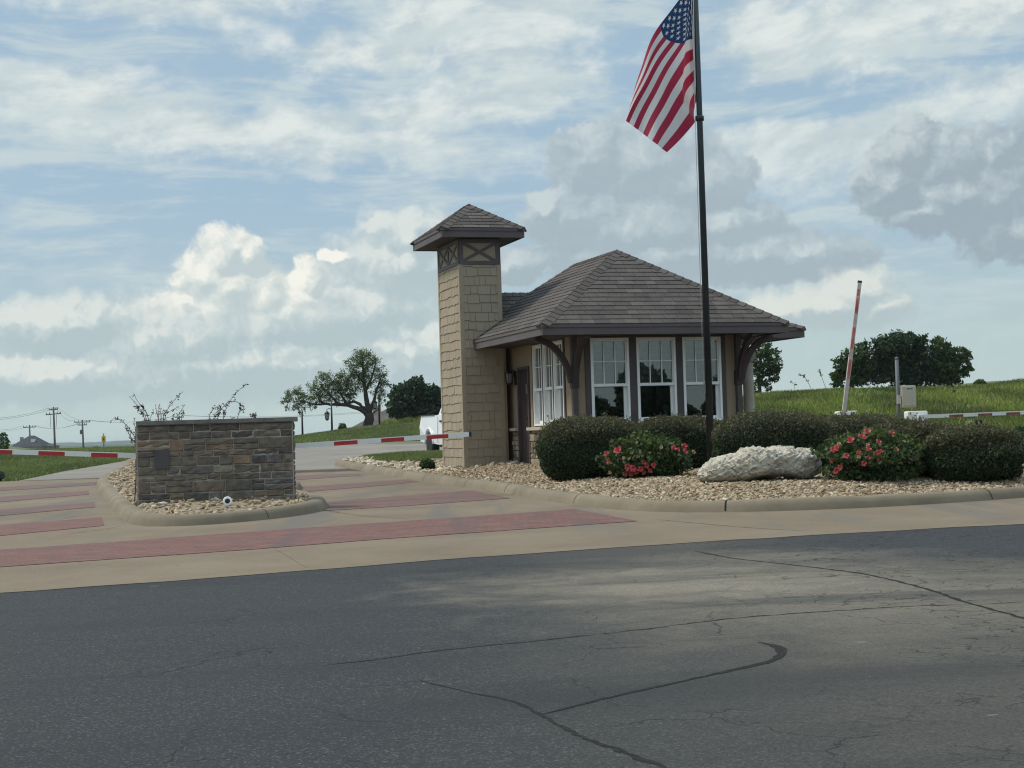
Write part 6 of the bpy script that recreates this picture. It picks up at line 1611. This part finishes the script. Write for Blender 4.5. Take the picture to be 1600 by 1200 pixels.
for px, pt, d, arms, lab in ((46, 664, 520, [(667.5, 9.5)], 'utility pole with one crossarm rising in front of the far dark roof'), (83.5, 636, 420, [(640, 7), (647, 11.5)], 'tallest utility pole with two crossarms far off at the left'), (128.5, 656, 470, [(659.5, 12), (664, 7)], 'utility pole with two crossarms and a transformer far off left of the yellow sign'), (280, 650, 500, [(652, 7)], 'utility pole top showing among the dry stems over the stone wall')):
    t = at(px, pt, d); b = Vector((t.x + .3, d, G(d) - .5)); e = empty('utility_pole', b, lab, 'utility pole', 'utility poles across the far fields')
    MB().tube([b, t], [.34, .24], 8).build('pole', 'wood_pole', e); ends = []
    for ya, hw_ in arms:
        c = at(px, ya, d); w_ = hw_ / F * d; dv = Vector((1, .25, .0 if px != 83.5 else .06)).normalized()
        mb = MB().beam(c - dv * w_, c + dv * w_, .2, .26); mb.build('crossarm', 'wood_pole', e)
        for s in (-.93, -.5, .5, .93): q = c + dv * w_ * s; MB().tube([q + Z * .1, q + Z * .55], .11, 6).build('insulator', 'grey_paint', e); ends.append(q + Z * .55)
    if px == 128.5: q = at(126.5, 675, d); MB().lathe(q - Z * .7, [(.3, 0), (.34, .05), (.34, 1.3), (.28, 1.4)], 12).build('transformer', 'grey_paint', e)
    if px == 83.5:
        mb = MB()
        for s in (-5, 5): mb.tube([at(px + s, 648, d), at(px + s * .9, 663, d), at(px + s * .8, 668, d)], .06, 5)
        mb.build('jumper_cable', 'wire', e)
    POLES.append(ends)
def span(a, b, sag):
    return [a.lerp(b, i / 14) - Z * sag * 4 * (i / 14) * (1 - i / 14) for i in range(15)]
wires = [('power_line', 'power line hanging between the leftmost pole and the frame edge', [(POLES[0][0], at(-60, 669, 540)), (POLES[0][3], at(-60, 672, 545))]),
         ('power_line', 'power line hanging from the tallest pole towards the left frame edge', [(POLES[1][0], at(-60, 652, 400)), (POLES[1][3], at(-60, 656, 400))]),
         ('power_line', 'power line between the tallest pole and the pole with the transformer', [(POLES[1][2], POLES[2][0]), (POLES[1][3], POLES[2][3])]),
         ('power_line', 'power line between the leftmost pole and the pole with the transformer', [(POLES[0][3], POLES[2][4]), (POLES[0][2], POLES[2][5])]),
         ('power_line', 'power line between the transformer pole and the pole over the stone wall', [(POLES[2][3], POLES[3][0]), (POLES[2][2], POLES[3][1])]),
         ('power_line', 'power line running on from the pole over the stone wall to the right', [(POLES[3][3], at(600, 640, 560)), (POLES[3][2], at(600, 642, 560))])]
for nm, lab, prs in wires:
    mb = MB()
    for a, b in prs: mb.tube(span(a, b, 1.3), .032, 4, cap=False)
    o = mb.build(nm, 'wire', None, prs[0][0]); tag(o, lab, 'power line', 'power lines strung between the utility poles')
d = 195; p = at(162.5, 702, d); t = at(162, 679, d)
e = empty('road_sign', Vector((p.x, d, p.z - .2)), 'small yellow sign on a dark post far off at the left', 'sign')
MB().tube([Vector((p.x, d, p.z - .3)), Vector((p.x, d, t.z))], .07, 6).build('post', 'grey_paint', e)
c = at(162, 686, d); MB().bevbox(Vector((p.x, d - .08, c.z)), .25, .02, .36, .04).build('panel', 'sign_yellow', e)
MB().bevbox(Vector((p.x, d - .108, c.z)), .07, .006, .17, .01).build('marking', 'ink', e)
MB().bevbox(Vector((p.x, d - .08, t.z + .05)), .09, .02, .1, .02).build('finial', 'sign_yellow', e)

# trees on the far side of the street, mirrored in the front windows
for i, (x_, y_, h_, r_, lab) in enumerate(((55, -44, 4.6, 3.4, 'broad shrubby tree across the street behind the viewer'), (60.5, -47, 3.8, 3.2, 'smaller rounded tree across the street behind the viewer'), (65.5, -45, 6.2, 2.2, 'tallest narrow tree across the street behind the viewer'), (70.5, -48, 3.6, 3.2, 'low wide tree across the street behind the viewer'), (75, -44, 5.6, 2.4, 'upright tree across the street behind the viewer'), (80.5, -46, 4.4, 3.4, 'round tree across the street behind the viewer'))):
    e = empty('street_tree', Vector((x_, y_, 0)), lab, 'tree'); MB().tube([(x_, y_, -.1), (x_, y_, h_ * .6)], [.18, .1], 8).build('trunk', 'bark', e)
    D = rng.normal(size=(4200, 3)); D /= np.linalg.norm(D, axis=1)[:, None]; C = D * (lumps(D, 10, .15, 70 + i) * rng.uniform(.5, 1, 4200) ** .5)[:, None] * np.array([r_, r_, h_ * .5]) + np.array([x_, y_, h_ * .5])
    V_, f_ = leafcloud(C, D, .75, .6, .3); npmesh('crown', V_, f_, 'dark_leaf', e)

# ------------------------------------------------------------------ air
HAZE = True
if HAZE:
    m = bpy.data.materials.new('haze'); m.use_nodes = True; T = NT(m.node_tree); out = T.n('ShaderNodeOutputMaterial')
    vol = T.n('ShaderNodeVolumePrincipled', {'Color': (.80, .88, .95, 1), 'Density': .00011, 'Anisotropy': .2}); T.t.links.new(vol.outputs[0], out.inputs['Volume']); MATS['haze'] = m
    hz = MB().box((0, 3080, -4.5), 6500, 3300, 17.5).build('haze', 'haze'); hz['kind'] = 'stuff'
